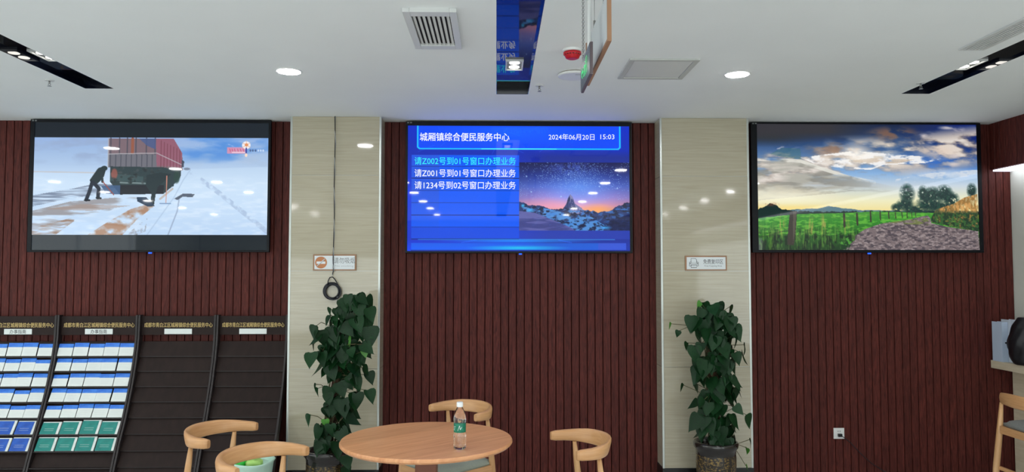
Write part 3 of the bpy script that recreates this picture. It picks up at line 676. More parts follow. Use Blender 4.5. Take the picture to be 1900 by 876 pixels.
# smoke detector, round speaker, sprinklers
p = at(1062, 92, Z=CEIL)
t = thing('smoke_detector', 'red domed smoke detector on a white ceiling base', 'smoke detector', (p.x, p.y, CEIL))
bm = bmesh.new(); add_lathe(bm, [(.040, -.014), (.052, -.012), (.055, -.004), (.055, 0)], n=28); obj('base', bm, M['white_plastic'], t)
bm = bmesh.new(); add_lathe(bm, [(.026, -.052), (.036, -.048), (.042, -.034), (.049, -.028), (.049, -.016), (.040, -.014)], n=28); obj('dome', bm, M['red'], t)
for k_ in range(7):
    a_ = -PI/2+(k_-3)*.35; o = boxobj('slot', (-.004, .004, -.0015, .0015, -.002, .002), M['vent_dark'], t, loc=(.046*math.cos(a_), .046*math.sin(a_), -.031)); o.rotation_euler = (0, 0, a_+PI/2)
p = at(1066, 137, Z=CEIL)
t = thing('ceiling_speaker', 'round white ceiling speaker just left of the exit sign', 'speaker', (p.x, p.y, CEIL))
bm = bmesh.new(); add_lathe(bm, [(.09, -.018), (.10, -.016), (.102, -.006), (.098, -.004)], n=36); obj('cover', bm, M['white_plastic'], t)
bm = bmesh.new(); add_lathe(bm, [(.092, -.004), (.092, 0)], n=36); obj('base', bm, mat('brass_ring', (150, 120, 70), .5), t)
boxobj('slot', (.0, .03, -.05, -.046, -.019, -.017), M['ink'], t)
for (x_, y_, lb) in ((92, 149, 'small sprinkler head beside the left black ceiling trough'), (1001, 159, 'small sprinkler head right of the middle ceiling trough'), (1697, 154, 'small sprinkler head overlapping the right black ceiling trough')):
    p = at(x_, y_, Z=CEIL)
    if x_ == 1697: p = Vector((slots[2][0]-.03, p.y, CEIL))
    t = thing('sprinkler', lb, 'sprinkler', (p.x, p.y, CEIL), 0, 'ceiling sprinkler heads')
    bm = bmesh.new(); add_lathe(bm, [(.026, -.004), (.028, 0)], n=18); obj('escutcheon', bm, M['vent'], t)
    bm = bmesh.new(); add_tube(bm, [(-.001, 0, -.004), (-.001, 0, -.02)], .006, 8); add_tube(bm, [(0, 0, -.018), (.008, 0, -.026), (0, 0, -.036)], .0018, 6); add_tube(bm, [(0, 0, -.018), (-.008, 0, -.026), (0, 0, -.036)], .0018, 6)
    obj('frame', bm, M['steel'], t)
    bm = bmesh.new(); add_lathe(bm, [(.012, -.039), (.012, -.0365)], n=14); obj('deflector', bm, M['steel'], t)

# exit sign (flat in the depth direction) and framed sign, both hanging
ex = .376
pf = at(1078, 173, X=ex); pn = at(1095, 139, X=ex); pt = at(1095, 78, X=ex)
t = thing('exit_sign', 'grey hanging exit sign with green running figure, seen nearly edge on', 'exit sign', (ex, (pf.y+pn.y)/2, pf.z))
hl = abs(pf.y-pn.y)/2; H = pt.z-pn.z
boxobj('panel', (0, .012, -hl, hl, .0, H), M['exit_edge'], t, bev=.002)
boxobj('face', (-.0015, 0, -hl+.004, hl-.004, .004, H-.004), M['exit_face'], t)
bm = bmesh.new()   # running figure: head, body, arms, legs; doorway and arrow
def seg2(bm, pts, r):
    add_tube(bm, [(-.003, -a, b) for a, b in pts], r, 6)
cz = H*.5
bm2 = bmesh.new()
for s in (0,):
    seg2(bm, [(.02, cz+.012), (.0, cz-.012)], .008)
    seg2(bm, [(0, cz-.012), (.018, cz-.024), (.012, cz-.042)], .005); seg2(bm, [(0, cz-.012), (-.016, cz-.02), (-.03, cz-.036)], .005)
    seg2(bm, [(.02, cz+.012), (.038, cz+.0), (.044, cz+.012)], .004); seg2(bm, [(.02, cz+.012), (0, cz+.014), (-.008, cz)], .004)
    seg2(bm, [(.029, cz+.028), (.030, cz+.030)], .0085)
    seg2(bm, [(.06, cz-.046), (.06, cz+.042), (.10, cz+.042), (.10, cz-.046)], .004)
    seg2(bm, [(-.05, cz), (-.12, cz)], .006); seg2(bm, [(-.095, cz+.026), (-.122, cz), (-.095, cz-.026)], .006)
bmesh.ops.scale(bm, vec=(.15, .8, .8), space=Matrix.Translation((.003, 0, -cz)), verts=bm.verts[:])
obj('pictogram', bm, M['exit_green'], t, loc=(-.0015, 0, 0)); bm2.free()
chy = at(1082, 20, X=ex+.006); cny = at(1093, 20, X=ex+.006)
bm = bmesh.new(); yy = at(1082, 60, X=ex+.006).y-t.location.y; zt = CEIL-t.location.z
z_ = H; i = 0
while z_ < zt-.004:
    a_ = .004 if i % 2 else 0; b_ = 0 if i % 2 else .004
    add_tube(bm, [(.006-a_, yy-b_, z_), (.006+a_, yy+b_, z_), (.006+a_, yy+b_, z_+.010), (.006-a_, yy-b_, z_+.010), (.006-a_, yy-b_, z_)], .0011, 4); z_ += .009; i += 1
obj('chain', bm, M['steel'], t)
bm = bmesh.new(); yy = at(1093.5, 60, X=ex+.006).y-t.location.y; pr = []; n_ = int((zt-H)/.004)
rings = [((.009 if i % 2 else .0075), H+i*(zt-H)/n_) for i in range(n_+1)]; add_lathe(bm, rings, .006, yy, 12); obj('conduit', bm, M['white_plastic'], t)

bx = .435
qn = at(1131, 76, X=bx); qf = at(1096, 139, X=bx); qt = at(1124, 6, X=bx)
y0 = qn.y; y1 = qf.y+.12; z0 = qn.z; z1 = z0+.205
t = thing('hanging_sign', 'white hanging sign with a thin brown wooden frame beside the exit sign', 'sign', (bx, (y0+y1)/2, z0)); hl = (y1-y0)/2; H = z1-z0
boxobj('board', (-.004, .004, -hl+.01, hl-.01, .01, H-.004), M['sign_white'], t)
wf = mat('sign_frame_wood', (162, 122, 92), .5)
bm = bmesh.new(); add_box(bm, -.008, .008, -hl, hl, 0, .012); add_box(bm, -.008, .008, -hl, -hl+.012, .012, H); add_box(bm, -.008, .008, hl-.012, hl, .012, H); obj('frame', bm, wf, t)
for yy in (at(1103, 30, X=bx).y-t.location.y, at(1121, 2, X=bx).y-t.location.y):
    bm = bmesh.new(); add_tube(bm, [(0, yy, H-.004), (0, yy, CEIL-z0)], .0012, 6); obj('wire', bm, M['steel'], t)
    bm = bmesh.new(); add_tube(bm, [(0, yy, H-.01), (0, yy, H+.022)], .005, 10); obj('clip', bm, M['steel'], t)

# ------------------------------------------------------------------ plates, cable, socket
def plate(px, label):
    p = at(px[0], px[1], Y=PILF-.01); q = at(px[2], px[3], Y=PILF-.01)
    t = thing('wall_sign', label, 'sign', ((p.x+q.x)/2, PILF, (p.z+q.z)/2)); W = (q.x-p.x)/2; H = (p.z-q.z)/2
    boxobj('frame', (-W, W, -.012, -.0005, -H, H), M['copper'], t, bev=.002); boxobj('face', (-W+.012, W-.012, -.0145, -.012, -H+.011, H-.011), M['sign_white'], t)
    return t, W, H
t, W, H = plate((581, 472, 661, 502.5), 'copper framed no-smoking sign on the left pillar')
bm = bmesh.new(); add_lathe(bm, [(.046, 0), (.046, .001)], n=36); o = obj('emblem', bm, M['orange_brown'], t, loc=(-W+.062, -.0146, 0)); o.rotation_euler = (PI/2, 0, 0)
bm = bmesh.new(); add_box(bm, -.034, .034, -.0003, 0, -.010, .008); add_tube(bm, [(-.030, -.0003, -.028), (.030, -.0003, .028)], .004, 4); obj('cigarette_mark', bm, M['sign_white'], t, loc=(-W+.062, -.0158, 0))
text_obj('lettering', '请勿吸烟', .05, M['ink'], t, (.075, -.0148, .016), align='CENTER', width=.165)
text_obj('lettering', 'No smoking', .02, M['ink2'], t, (.075, -.0148, -.028), align='CENTER', width=.14)
t, W, H = plate((1271, 474.5, 1349, 502.5), 'copper framed free copying sign with printer symbol on the right pillar')
bm = bmesh.new()
def ln(pts, r=.0016): add_tube(bm, [(a, 0, b) for a, b in pts], r, 4)
ln([(-.022, .004), (-.022, .036), (.014, .036), (.022, .026), (.022, .004)]); ln([(-.022, -.004), (-.034, -.006), (-.036, -.02), (-.024, -.022)]); ln([(.022, -.004), (.034, -.006), (.036, -.02), (.024, -.022)])
ln([(-.034, -.006), (-.034, .008), (-.022, .010)]); ln([(.034, -.006), (.034, .008), (.022, .010)]); ln([(-.034, .0), (.034, .0)], .001); ln([(-.022, -.014), (.022, -.014), (.022, -.034), (-.022, -.034), (-.022, -.014)], .002)
obj('printer_mark', bm, M['dark_ink'], t, loc=(-W+.067, -.0155, 0))
text_obj('lettering', '免费复印区', .040, M['dark_ink'], t, (.055, -.0148, .013), align='CENTER', width=.155)
text_obj('lettering', 'Free Copying Area', .018, M['ink'], t, (.055, -.0148, -.022), align='CENTER', width=.135)

# cable with coil on the left pillar
t = thing('hanging_cable', 'thin black and white cable hanging down the left pillar and ending in a coil', 'cable', (at(620, 500, Y=PILF).x, PILF, 0))
def cp_(x, y, dy=-.012): p = at(x, y, Y=PILF+dy); return (p.x-t.location.x, dy, p.z)
top = at(621, 212, Y=PILF-.012); 
line = [(621.5, 214), (622, 260), (621, 300), (620, 350), (620.5, 400), (619, 450), (618, 480), (618.5, 502), (616, 513)]
for mm, off, rr in ((M['cable_black'], 0, .0038), (M['cable_white'], .005, .0022)):
    bm = bmesh.new(); pts = []
    for i in range(len(line)-1):
        for f in range(6):
            u = f/6; xx = line[i][0]*(1-u)+line[i+1][0]*u; yy = line[i][1]*(1-u)+line[i+1][1]*u
            q = cp_(xx, yy, -.020); ph = (i*6+f)*.9; pts.append((q[0]+(math.cos(ph)*.003 if off else 0)+off*.3, q[1]+(math.sin(ph)*.004 if off else 0), min(q[2], CEIL-.002)))
    add_tube(bm, pts, rr, 6); obj('cord', bm, mm, t)
cx_, cy_ = 617, 541
for j in range(7):
    bm = bmesh.new(); pts = []; R1 = random.uniform(12.5, 17.0); ox = random.uniform(-1.5, 1.5)
    for k_ in range(25):
        a_ = 2*PI*k_/24; pts.append(cp_(cx_+ox+R1*math.cos(a_), cy_+ox*.6+R1*1.0*math.sin(a_), -.010-.003*j))
    add_tube(bm, pts, .0062 if j != 4 else .0035, 6, cap=False); obj('loop', bm, M['cable_black'] if j != 4 else M['cable_white'], t)
bm = bmesh.new(); add_tube(bm, [cp_(x, y, -.028) for x, y in ((608, 530), (609, 521), (612, 515), (617, 514), (621, 518), (626, 526), (629, 534))], .0045, 6); obj('knot', bm, M['cable_black'], t)
bm = bmesh.new(); add_tube(bm, [cp_(x, y, -.024) for x, y in ((626, 548), (625, 556), (627, 566), (628, 580))], .003, 6); obj('tail', bm, M['cable_white'], t)

p = at(1556, 804, Y=WALL_Y); 
t = thing('wall_socket', 'white square power socket low on the right wood slat wall', 'socket', (p.x, WALL_Y, p.z))
boxobj('plate', (-.043, .043, -.009, 0, -.043, .043), M['white_plastic'], t, bev=.003)
for s in (-1, 1): boxobj('hole', (s*.008-.002, s*.008+.002, -.0095, -.0085, .012, .022), M['vent_dark'], t)
t = thing('plug', 'black plug with a thin cord in the white wall socket', 'plug', (p.x, WALL_Y-.0095, p.z-.012))
bm = bmesh.new(); add_box(bm, -.014, .018, -.022, 0, -.012, .012, bev=.004); obj('plug_body', bm, M['black'], t)
bm = bmesh.new(); pts = []
for x_, y_, dy in ((1560, 808, -.03), (1568, 813, -.035), (1580, 823, -.035), (1592, 836, -.032), (1604, 848, -.03), (1620, 862, -.03), (1640, 874, -.03), (1652, 880, -.03)):
    q = at(x_, y_, Y=WALL_Y+dy); pts.append((q.x-t.location.x, dy+.0095+.008, q.z-t.location.z))
add_tube(bm, [(.014, -.012, -.004)]+pts, .003, 6); obj('cord', bm, M['cable_black'], t)

# ------------------------------------------------------------------ leaflet racks
PR = [(5.985, 1.285), (5.975, 1.09), (5.945, .94), (5.885, .74), (5.795, .52), (5.71, .355), (5.625, .15), (5.58, 0.0)]
def prof(z):
    zs = [q[1] for q in PR][::-1]; ys = [q[0] for q in PR][::-1]; return float(np.interp(z, zs, ys))
RZ = [at(330, y, Y=5.96).z for y in (587, 622)]
def zline(y_px):
    # height on the curved rack face seen at this image row
    lo, hi = 0.0, 1.3
    for _ in range(40):
        m_ = (lo+hi)/2; yy = 0
        P = Vector((-2.4, prof(m_), m_)); d = P-CAM; v = 438-F*d.dot(UP)/d.dot(FW)
        if v > y_px: lo = m_
        else: hi = m_
    return lo
ROWY = [633, 661, 688.5, 717, 745.5, 775, 805.5, 836.5, 867, 898]
RZS = [zline(y) for y in ROWY] + [.06]
edges_px = [107, 257, 402, 535]
EX = [at(x, 590, Y=5.97).x for x in edges_px]; EX[3] = min(EX[3], LP[0]-.012); wR = EX[1]-EX[0]
EX = [EX[0]-wR]+EX
ordn = ['leftmost', 'second', 'third', 'rightmost']
racks = []
for r in range(4):
    x0, x1 = EX[r]+.003, EX[r+1]-.003; cx = (x0+x1)/2; W = (x1-x0)/2
    fl = ('white and royal blue leaflets, at the left frame edge', 'filled with white and teal leaflets', 'standing empty, third from the left', 'standing empty beside the left pillar')[r]
    t = thing('leaflet_rack', 'dark brown leaflet rack, '+fl, 'rack', (cx, 0, 0), 0, 'leaflet racks along the left wall'); racks.append(t)
    for s in (-1, 1):
        bm = bmesh.new(); xs = (s*W, s*(W-.014)); n = 22
        cols = []
        for i in range(n+1):
            z = 1.285*i/n; yf = prof(z)-.022; yb = yf+.055+.02*(1-z/1.285)
            cols.append([bm.verts.new((xx, yy, z)) for xx in xs for yy in (yf, yb)])
        for a_, b_ in zip(cols, cols[1:]):
            for (i, j) in ((0, 1), (1, 3), (3, 2), (2, 0)): bm.faces.new((a_[i], a_[j], b_[j], b_[i]))
        bm.faces.new((cols[0][0], cols[0][1], cols[0][3], cols[0][2])); bm.faces.new((cols[-1][0], cols[-1][1], cols[-1][3], cols[-1][2]))
        obj('side_panel', bm, M['rackside'], t)
    wi = W-.015
    boxobj('header_board', (-wi, wi, 5.99, 6.005, RZ[1], RZ[0]), M['rack'], t)
    hd = RZ[0]-RZ[1]
    text_obj('header_lettering', '成都市青白江区城厢镇综合便民服务中心', .04, M['gold'], t, (0.0, 5.9885, at(330, 603, Y=5.99).z), align='CENTER', width=2*wi*.93, bold=.0004)
    bm = bmesh.new(); lw = .107; zc = at(330, 615, Y=5.99).z; add_box(bm, -lw, lw, 5.984, 5.99, zc-.021, zc+.021, bev=.002); lpn = obj('label_plate', bm, M['paper'], t)
    if r < 2: text_obj('plate_lettering', '办事指南', .034, M['dark_ink'], t, (0, 5.9835, zc), align='CENTER', width=.125, bold=.0004)
    for i in range(len(RZS)-1):
        zt, zb = RZS[i], RZS[i+1]
        if zt <= zb+.02: continue
        bm = bmesh.new(); yt, yb = prof(zt)+.026, prof(zb)+.006
        v = [bm.verts.new(q) for q in ((-wi, yb, zb), (wi, yb, zb), (wi, yt, zt-.004), (-wi, yt, zt-.004), (-wi, yb+.010, zb), (wi, yb+.010, zb), (wi, yt+.010, zt-.004), (-wi, yt+.010, zt-.004))]
        for f in ((0, 1, 2, 3), (5, 4, 7, 6), (4, 5, 1, 0), (3, 2, 6, 7), (0, 3, 7, 4), (1, 5, 6, 2)): bm.faces.new([v[j] for j in f])
        obj('pocket_panel', bm, M['rack'], t)
        boxobj('ledge', (-wi, wi, yb-.022 if r < 2 else yb+.006, yb+.03, zb-.007, zb), M['rackside'], t)
# leaflets
words = ['first', 'second', 'third', 'fourth', 'fifth']
rown = ['top', 'second', 'third', 'fourth', 'fifth', 'sixth', 'bottom']
def leaflet(kind, wd, ht, cx, zb, zt, label, group, dz, rk):
    yb, yt = prof(zb)+.002, prof(zt)+.022
    ang = -math.atan2(yt-yb, zt-zb)
    t = thing(('leaflet' if kind == 'white' else 'booklet'), label, 'leaflet' if kind == 'white' else 'booklet', (cx, yb-.014+random.uniform(-.002, .002), zb+.005), 0, group)
    t.rotation_euler = (ang, 0, 0); th = random.uniform(.003, .008)
    hw = wd/2; h = ht+dz
    if kind == 'white':
        boxobj('pages', (-hw, hw, 0, th, 0, h*.68), M['paper'], t); boxobj('blue_band', (-hw, hw, 0, th, h*.68, h), M['blue'], t)
        for k_ in range(3): boxobj('print_line', (-hw*.7, hw*(.2+.5*random.random()), -.0004, 0, h*(.50-.13*k_), h*(.512-.13*k_)), M['pale_ink'], t)
    else:
        mm = M['teal'] if kind == 'teal' else M['royal']
        boxobj('pages', (-hw, hw, .001, th+.004, 0, h), M['paper'], t); boxobj('cover', (-hw, hw-.018, -.001, .001, 0, h-.008), mm, t)
        for k_ in range(2): boxobj('print_line', (-hw*.6, hw*.4, -.0014, -.001, h*(.42-.14*k_), h*(.435-.14*k_)), M['pale_ink'], t)
for r, rk in ((1, racks[1]), (0, racks[0])):
    x0, x1 = EX[r]+.02, EX[r+1]-.02
    for i in range(7):
        zt, zb = RZS[i], RZS[i+1]; ht = math.hypot(zt-zb, prof(zt)-prof(zb))*.86
        n = 5 if i < 5 else 4; st = (x1-x0)/n
        for k_ in range(n):
            kind = 'white' if i < 5 else ('teal' if r == 1 else 'royal')
            cx = x0+(k_+.5)*st+random.uniform(-.004, .004)*(1 if i < 5 else .3)
            col = {'white': 'white blue-topped leaflet', 'teal': 'teal covered booklet', 'royal': 'royal blue booklet'}[kind]
            lab = '%s, %s from left in the %s row of the %s rack' % (col, words[k_], rown[i], ordn[r])
            leaflet(kind, st*(.95 if i < 5 else .93), ht, cx, zb, zt, lab, {'white': 'white leaflets with blue bands', 'teal': 'teal booklets', 'royal': 'royal blue booklets'}[kind], random.choice((-.010, -.004, 0, 0, .003, .005)), rk)

# ------------------------------------------------------------------ chairs
def crest_bm(seglen=40, hw=.228, dep=.195, zc=.74, big=1.0):
    bm = bmesh.new(); rings = []; n = 14
    for i in range(seglen+1):
        u = -1+2*i/seglen; a_ = u*PI/2*1.02
        p = Vector((-.03-dep*max(0, math.cos(a_))**.85 + .03*max(0, abs(u)-.85)/.15, hw*math.sin(a_)*(1), 0))
        rings.append((u, p))
    out = []
    for i, (u, p) in enumerate(rings):
        t_ = (rings[min(i+1, seglen)][1]-rings[max(i-1, 0)][1]).normalized(); nrm = Vector((t_.y, -t_.x, 0))
        au = abs(u)
        hh = .034+.004*math.cos(u*PI/2)-.009*max(0, au-.45)/.55     # half height
        tt = .011+.012*math.exp(-((au-.80)/.22)**2)                       # half thickness, swelling at the arms
        lean = .012*math.cos(u*PI/2)
        z = zc+.008*math.cos(u*PI/2)-.004*au
        sc_ = 1.0 if i not in (0, seglen) else .86
        ring = []
        for k_ in range(n):
            th = 2*PI*k_/n; ca, sa = math.cos(th), math.sin(th)
            ex_ = math.copysign(abs(ca)**.62, ca)*tt*sc_; ez = math.copysign(abs(sa)**.62, sa)*hh*sc_
            q = p+nrm*(ex_)+Vector((0, 0, z+ez)) - Vector((lean*ez/hh, 0, 0))
            ring.append(bm.verts.new(q))
        out.append(ring)
    for a_, b_ in zip(out, out[1:]):
        for k_ in range(n):
            f = bm.faces.new((a_[k_], a_[(k_+1) % n], b_[(k_+1) % n], b_[k_])); f.smooth = True
    bm.faces.new(out[0][::-1]); bm.faces.new(out[-1]); return bm
def seat_bm(x0, x1, hy, z0, z1, m_=14):
    bm = bmesh.new(); g = {}
    for s in (0, 1):
        for i in range(m_+1):
            for j in range(m_+1):
                u = -1+2*i/m_; v = -1+2*j/m_
                x = (x0+x1)/2+(x1-x0)/2*u*math.sqrt(1-v*v*.10); y = hy*v*math.sqrt(1-u*u*.12)*(1-.04*(1-u))
                e = (1-abs(u)**6)*(1-abs(v)**6)
                z = z0 if s == 0 else z0+(z1-z0)*(.45+.55*e**.5)
                g[s, i, j] = bm.verts.new((x, y, z))
    for i in range(m_):
        for j in range(m_):
            bm.faces.new((g[0, i, j], g[0, i, j+1], g[0, i+1, j+1], g[0, i+1, j])); f = bm.faces.new((g[1, i, j], g[1, i+1, j], g[1, i+1, j+1], g[1, i, j+1])); f.smooth = True
    for i in range(m_):
        for (a_, b_) in (((i, 0), (i+1, 0)), ((i, m_), (i+1, m_)), ((0, i), (0, i+1)), ((m_, i), (m_, i+1))):
            f = bm.faces.new((g[0, a_[0], a_[1]], g[0, b_[0], b_[1]], g[1, b_[0], b_[1]], g[1, a_[0], a_[1]])); f.smooth = True
    return bm
def chair(label, mid, ang, height=.74):
    t = thing('dining_chair', label, 'chair', (mid.x, mid.y, 0), ang, 'oak chairs around the round table')
    # local origin: midpoint between the two ends of the crest, chair faces +x
    obj('crest_rail', crest_bm(), M['oak2'], t)
    obj('seat', seat_bm(-.19, .25, .225, .425, .462), M['cushion'], t)
    zs = .36
    for s in (-1, 1):
        bm = bmesh.new(); add_tube(bm, [(-.20, s*.215, 0), (-.175, s*.21, .25), (-.155, s*.205, .45), (-.135, s*.20, .62), (-.125, s*.198, .709)], [.010, .016, .019, .016, .011], 12); obj('rear_leg', bm, M['oak'], t)
        bm = bmesh.new(); add_tube(bm, [(.245, s*.235, 0), (.235, s*.225, .25), (.225, s*.215, .425)], [.010, .016, .018], 12); obj('front_leg', bm, M['oak'], t)
        bm = bmesh.new(); add_box(bm, -.16, .225, s*.208-.009, s*.208+.009, .365, .425, bev=.002); obj('seat_rail', bm, M['oak2'], t)
    bm = bmesh.new(); add_box(bm, .222, .240, -.2, .2, .360, .425, bev=.002); obj('seat_rail', bm, M['oak2'], t)
    bm = bmesh.new(); add_box(bm, -.165, -.147, -.19, .19, .375, .425, bev=.002); obj('seat_rail', bm, M['oak2'], t)
    return t
def mid(f_, n_, z=.74):
    a_ = at(*f_, Z=z); b_ = at(*n_, Z=z); return (a_+b_)/2, a_, b_
mA, fa, na = mid((475, 791), (390, 822)); angA = math.atan2(-(fa-na).x, (fa-na).y)
mB, fb, nb = mid((565, 841), (420, 874)); angB = math.atan2(-(fb-nb).x, (fb-nb).y)
mC, fc, nc = mid((1020, 806), (1072, 846)); angC = math.atan2(-(fc-nc).x, (fc-nc).y)+PI
mD, fd, nd = mid((793, 761), (873, 769))
angB = math.radians(-27); mB = fb+Vector((.03, .05, 0))-Vector((-math.sin(angB), math.cos(angB), 0))*.228-Vector((math.cos(angB), math.sin(angB), 0))*.02-Vector((.012, 0, 0))
chair('oak horn-back chair in front of the leaflet racks, farther left of the two', mA, angA)
chair('oak horn-back chair nearest the camera at the lower left, before the white bin', mB, angB)
chair('oak horn-back chair right of the round table, facing left', mC, angC)
chair('oak horn-back chair behind the round table and the water bottle', Vector((mD.x+.02, mD.y-.0, 0)), math.radians(222))
print('CHAIRS', mA, math.degrees(angA), mB, math.degrees(angB), mC, math.degrees(angC), mD)

# ------------------------------------------------------------------ round table
TZ = .75
tf = at(800, 782.5, Z=TZ); tn = at(770, 853, Z=TZ); tl = at(634, 815, Z=TZ-.008); tr = at(951, 815, Z=TZ-.008)
R = ((tr.x-tl.x)/2+(tf.y-tn.y)/2)/2; R = (tf.y-tn.y)/2*.4+(tr.x-tl.x)/2*.6
tcx = (tl.x+tr.x)/2; tcy = (tf.y+tn.y)/2
print('TABLE', tcx, tcy, R, (tf.y-tn.y)/2, (tr.x-tl.x)/2)
t = thing('round_table', 'round light wood table with a water bottle on it', 'table', (tcx, tcy, 0))
angp = math.radians(42)
# planks glued side by side, each its own piece, cut to the circle
nb_ = 6; edges_ = [-1, -.62, -.3, .02, .36, .68, 1]
for i in range(nb_):
    a0_, a1_ = edges_[i]*R, edges_[i+1]*R
    def circ(off, z):
        pts = []
        RR = R-off
        m_ = 18
        lo_ = max(-RR, a0_); hi_ = min(RR, a1_)
        up = [(math.sqrt(max(0, RR*RR-v*v)), v) for v in np.linspace(lo_, hi_, m_)]
        dn = [(-x, v) for x, v in up[::-1]]
        return [(x, v, z) for x, v in up+dn]
    bm = bmesh.new(); lays = [circ(.010, TZ-.026), circ(.0, TZ-.016), circ(.0, TZ-.008), circ(.004, TZ-.001), circ(.008, TZ)]
    vs = [[bm.verts.new(q) for q in l] for l in lays]; m_ = len(vs[0])
    for a_, b_ in zip(vs, vs[1:]):
        for k_ in range(m_): bm.faces.new((a_[k_], a_[(k_+1) % m_], b_[(k_+1) % m_], b_[k_]))
    bm.faces.new(vs[0][::-1]); bm.faces.new(vs[-1])
    o = obj('plank', bm, M['table'], t); o.rotation_euler = (0, 0, angp)
bm = bmesh.new(); add_box(bm, -.055, .055, -.055, .055, .03, TZ-.05, bev=.006); obj('pedestal', bm, mat('pedestal_wood', (120, 72, 50), .4), t)
bm = bmesh.new(); add_box(bm, -.16, .16, -.16, .16, TZ-.05, TZ-.027, bev=.004); obj('support_plate', bm, M['oak'], t)
bm = bmesh.new(); add_lathe(bm, [(.26, 0), (.26, .018), (.24, .03)], n=40); obj('base', bm, M['oak'], t)

# bottle
bp_ = at(853, 833, Z=TZ)
t = thing('water_bottle', 'clear plastic water bottle with green label and white cap on the round table', 'bottle', (bp_.x, bp_.y, TZ+.0006))
hb_ = .228
prf = [(.022, .004), (.026, .0), (.0305, .006), (.031, .02), (.0295, .03), (.031, .04), (.0295, .05), (.031, .06), (.031, .075), (.0295, .082), (.0295, .128), (.031, .134), (.031, .145), (.0295, .160), (.0245, .180), (.017, .197), (.0135, .204), (.0135, .212)]
inn = [(max(r-.0012, .005), z+(.0015 if z < .01 else 0)) for r, z in prf]
bm = bmesh.new(); add_lathe(bm, prf, n=32, cap=False); bm.faces.new([v for v in bm.verts[:32]][::-1])
obj('bottle_body', bm, M['pet'], t)
bm = bmesh.new(); add_lathe(bm, [(.0300, .083), (.0302, .084), (.0302, .126), (.0300, .127)], n=32, cap=False); lb = obj('label', bm, M['label_green'], t)
bm = bmesh.new()
for (a0_, z0_, a1_, z1_) in ((-.3, .092, .0, .118), (0, .118, .12, .098), (.12, .098, .42, .112), (-1.2, .112, -.7, .112), (-1.2, .104, -.8, .104), (-1.2, .096, -.9, .096)):
    pts = []
    for k_ in range(5):
        u = k_/4; a_ = -PI/2+a0_+(a1_-a0_)*u; pts.append((.0303*math.cos(a_), .0303*math.sin(a_), z0_+(z1_-z0_)*u))
    add_tube(bm, pts, .0011, 4)
obj('label_print', bm, M['cap'], lb)
bm = bmesh.new(); add_lathe(bm, [(.0155, .205), (.0160, .207), (.0160, .224), (.0148, hb_)], n=28); obj('cap', bm, M['cap'], t)

# ------------------------------------------------------------------ potted plants
def leaf_mesh(droop, fold, m_):
    bm = bmesh.new(); n = 8
    # heart outline, tip at -z, stalk at origin
    hw_ = [0.20, .40, .47, .45, .38, .27, .15, .05]; zz = [.10, .06, -.08, -.24, -.42, -.60, -.78, -.92]
    midv = []; L_, R_ = [], []
    for i in range(n):
        z = zz[i]; yb = -droop*(z-.1)**2
        zc_ = z if i else .0
        midv.append(bm.verts.new((0, yb, zc_)))
        L_.append(bm.verts.new((-hw_[i], yb-fold*hw_[i], z))); R_.append(bm.verts.new((hw_[i], yb-fold*hw_[i], z)))
    tip = bm.verts.new((0.03, -droop*1.25, -1.04))
    for i in range(n-1):
        f = bm.faces.new((L_[i], midv[i], midv[i+1], L_[i+1])); f.smooth = True
        f = bm.faces.new((midv[i], R_[i], R_[i+1], midv[i+1])); f.smooth = True
    bm.faces.new((L_[-1], midv[-1], tip)); bm.faces.new((midv[-1], R_[-1], tip))
    me = bpy.data.meshes.new('leaf'); bm.to_mesh(me); bm.free(); me.materials.append(m_); return me
LEAF = [leaf_mesh(d, f, M['leaf']) for d, f in ((.12, .18), (-.15, .3), (.3, .1), (.05, .42), (-.3, .2))]
YOUNG = [leaf_mesh(.1, .35, M['young']), leaf_mesh(-.2, .2, M['young'])]
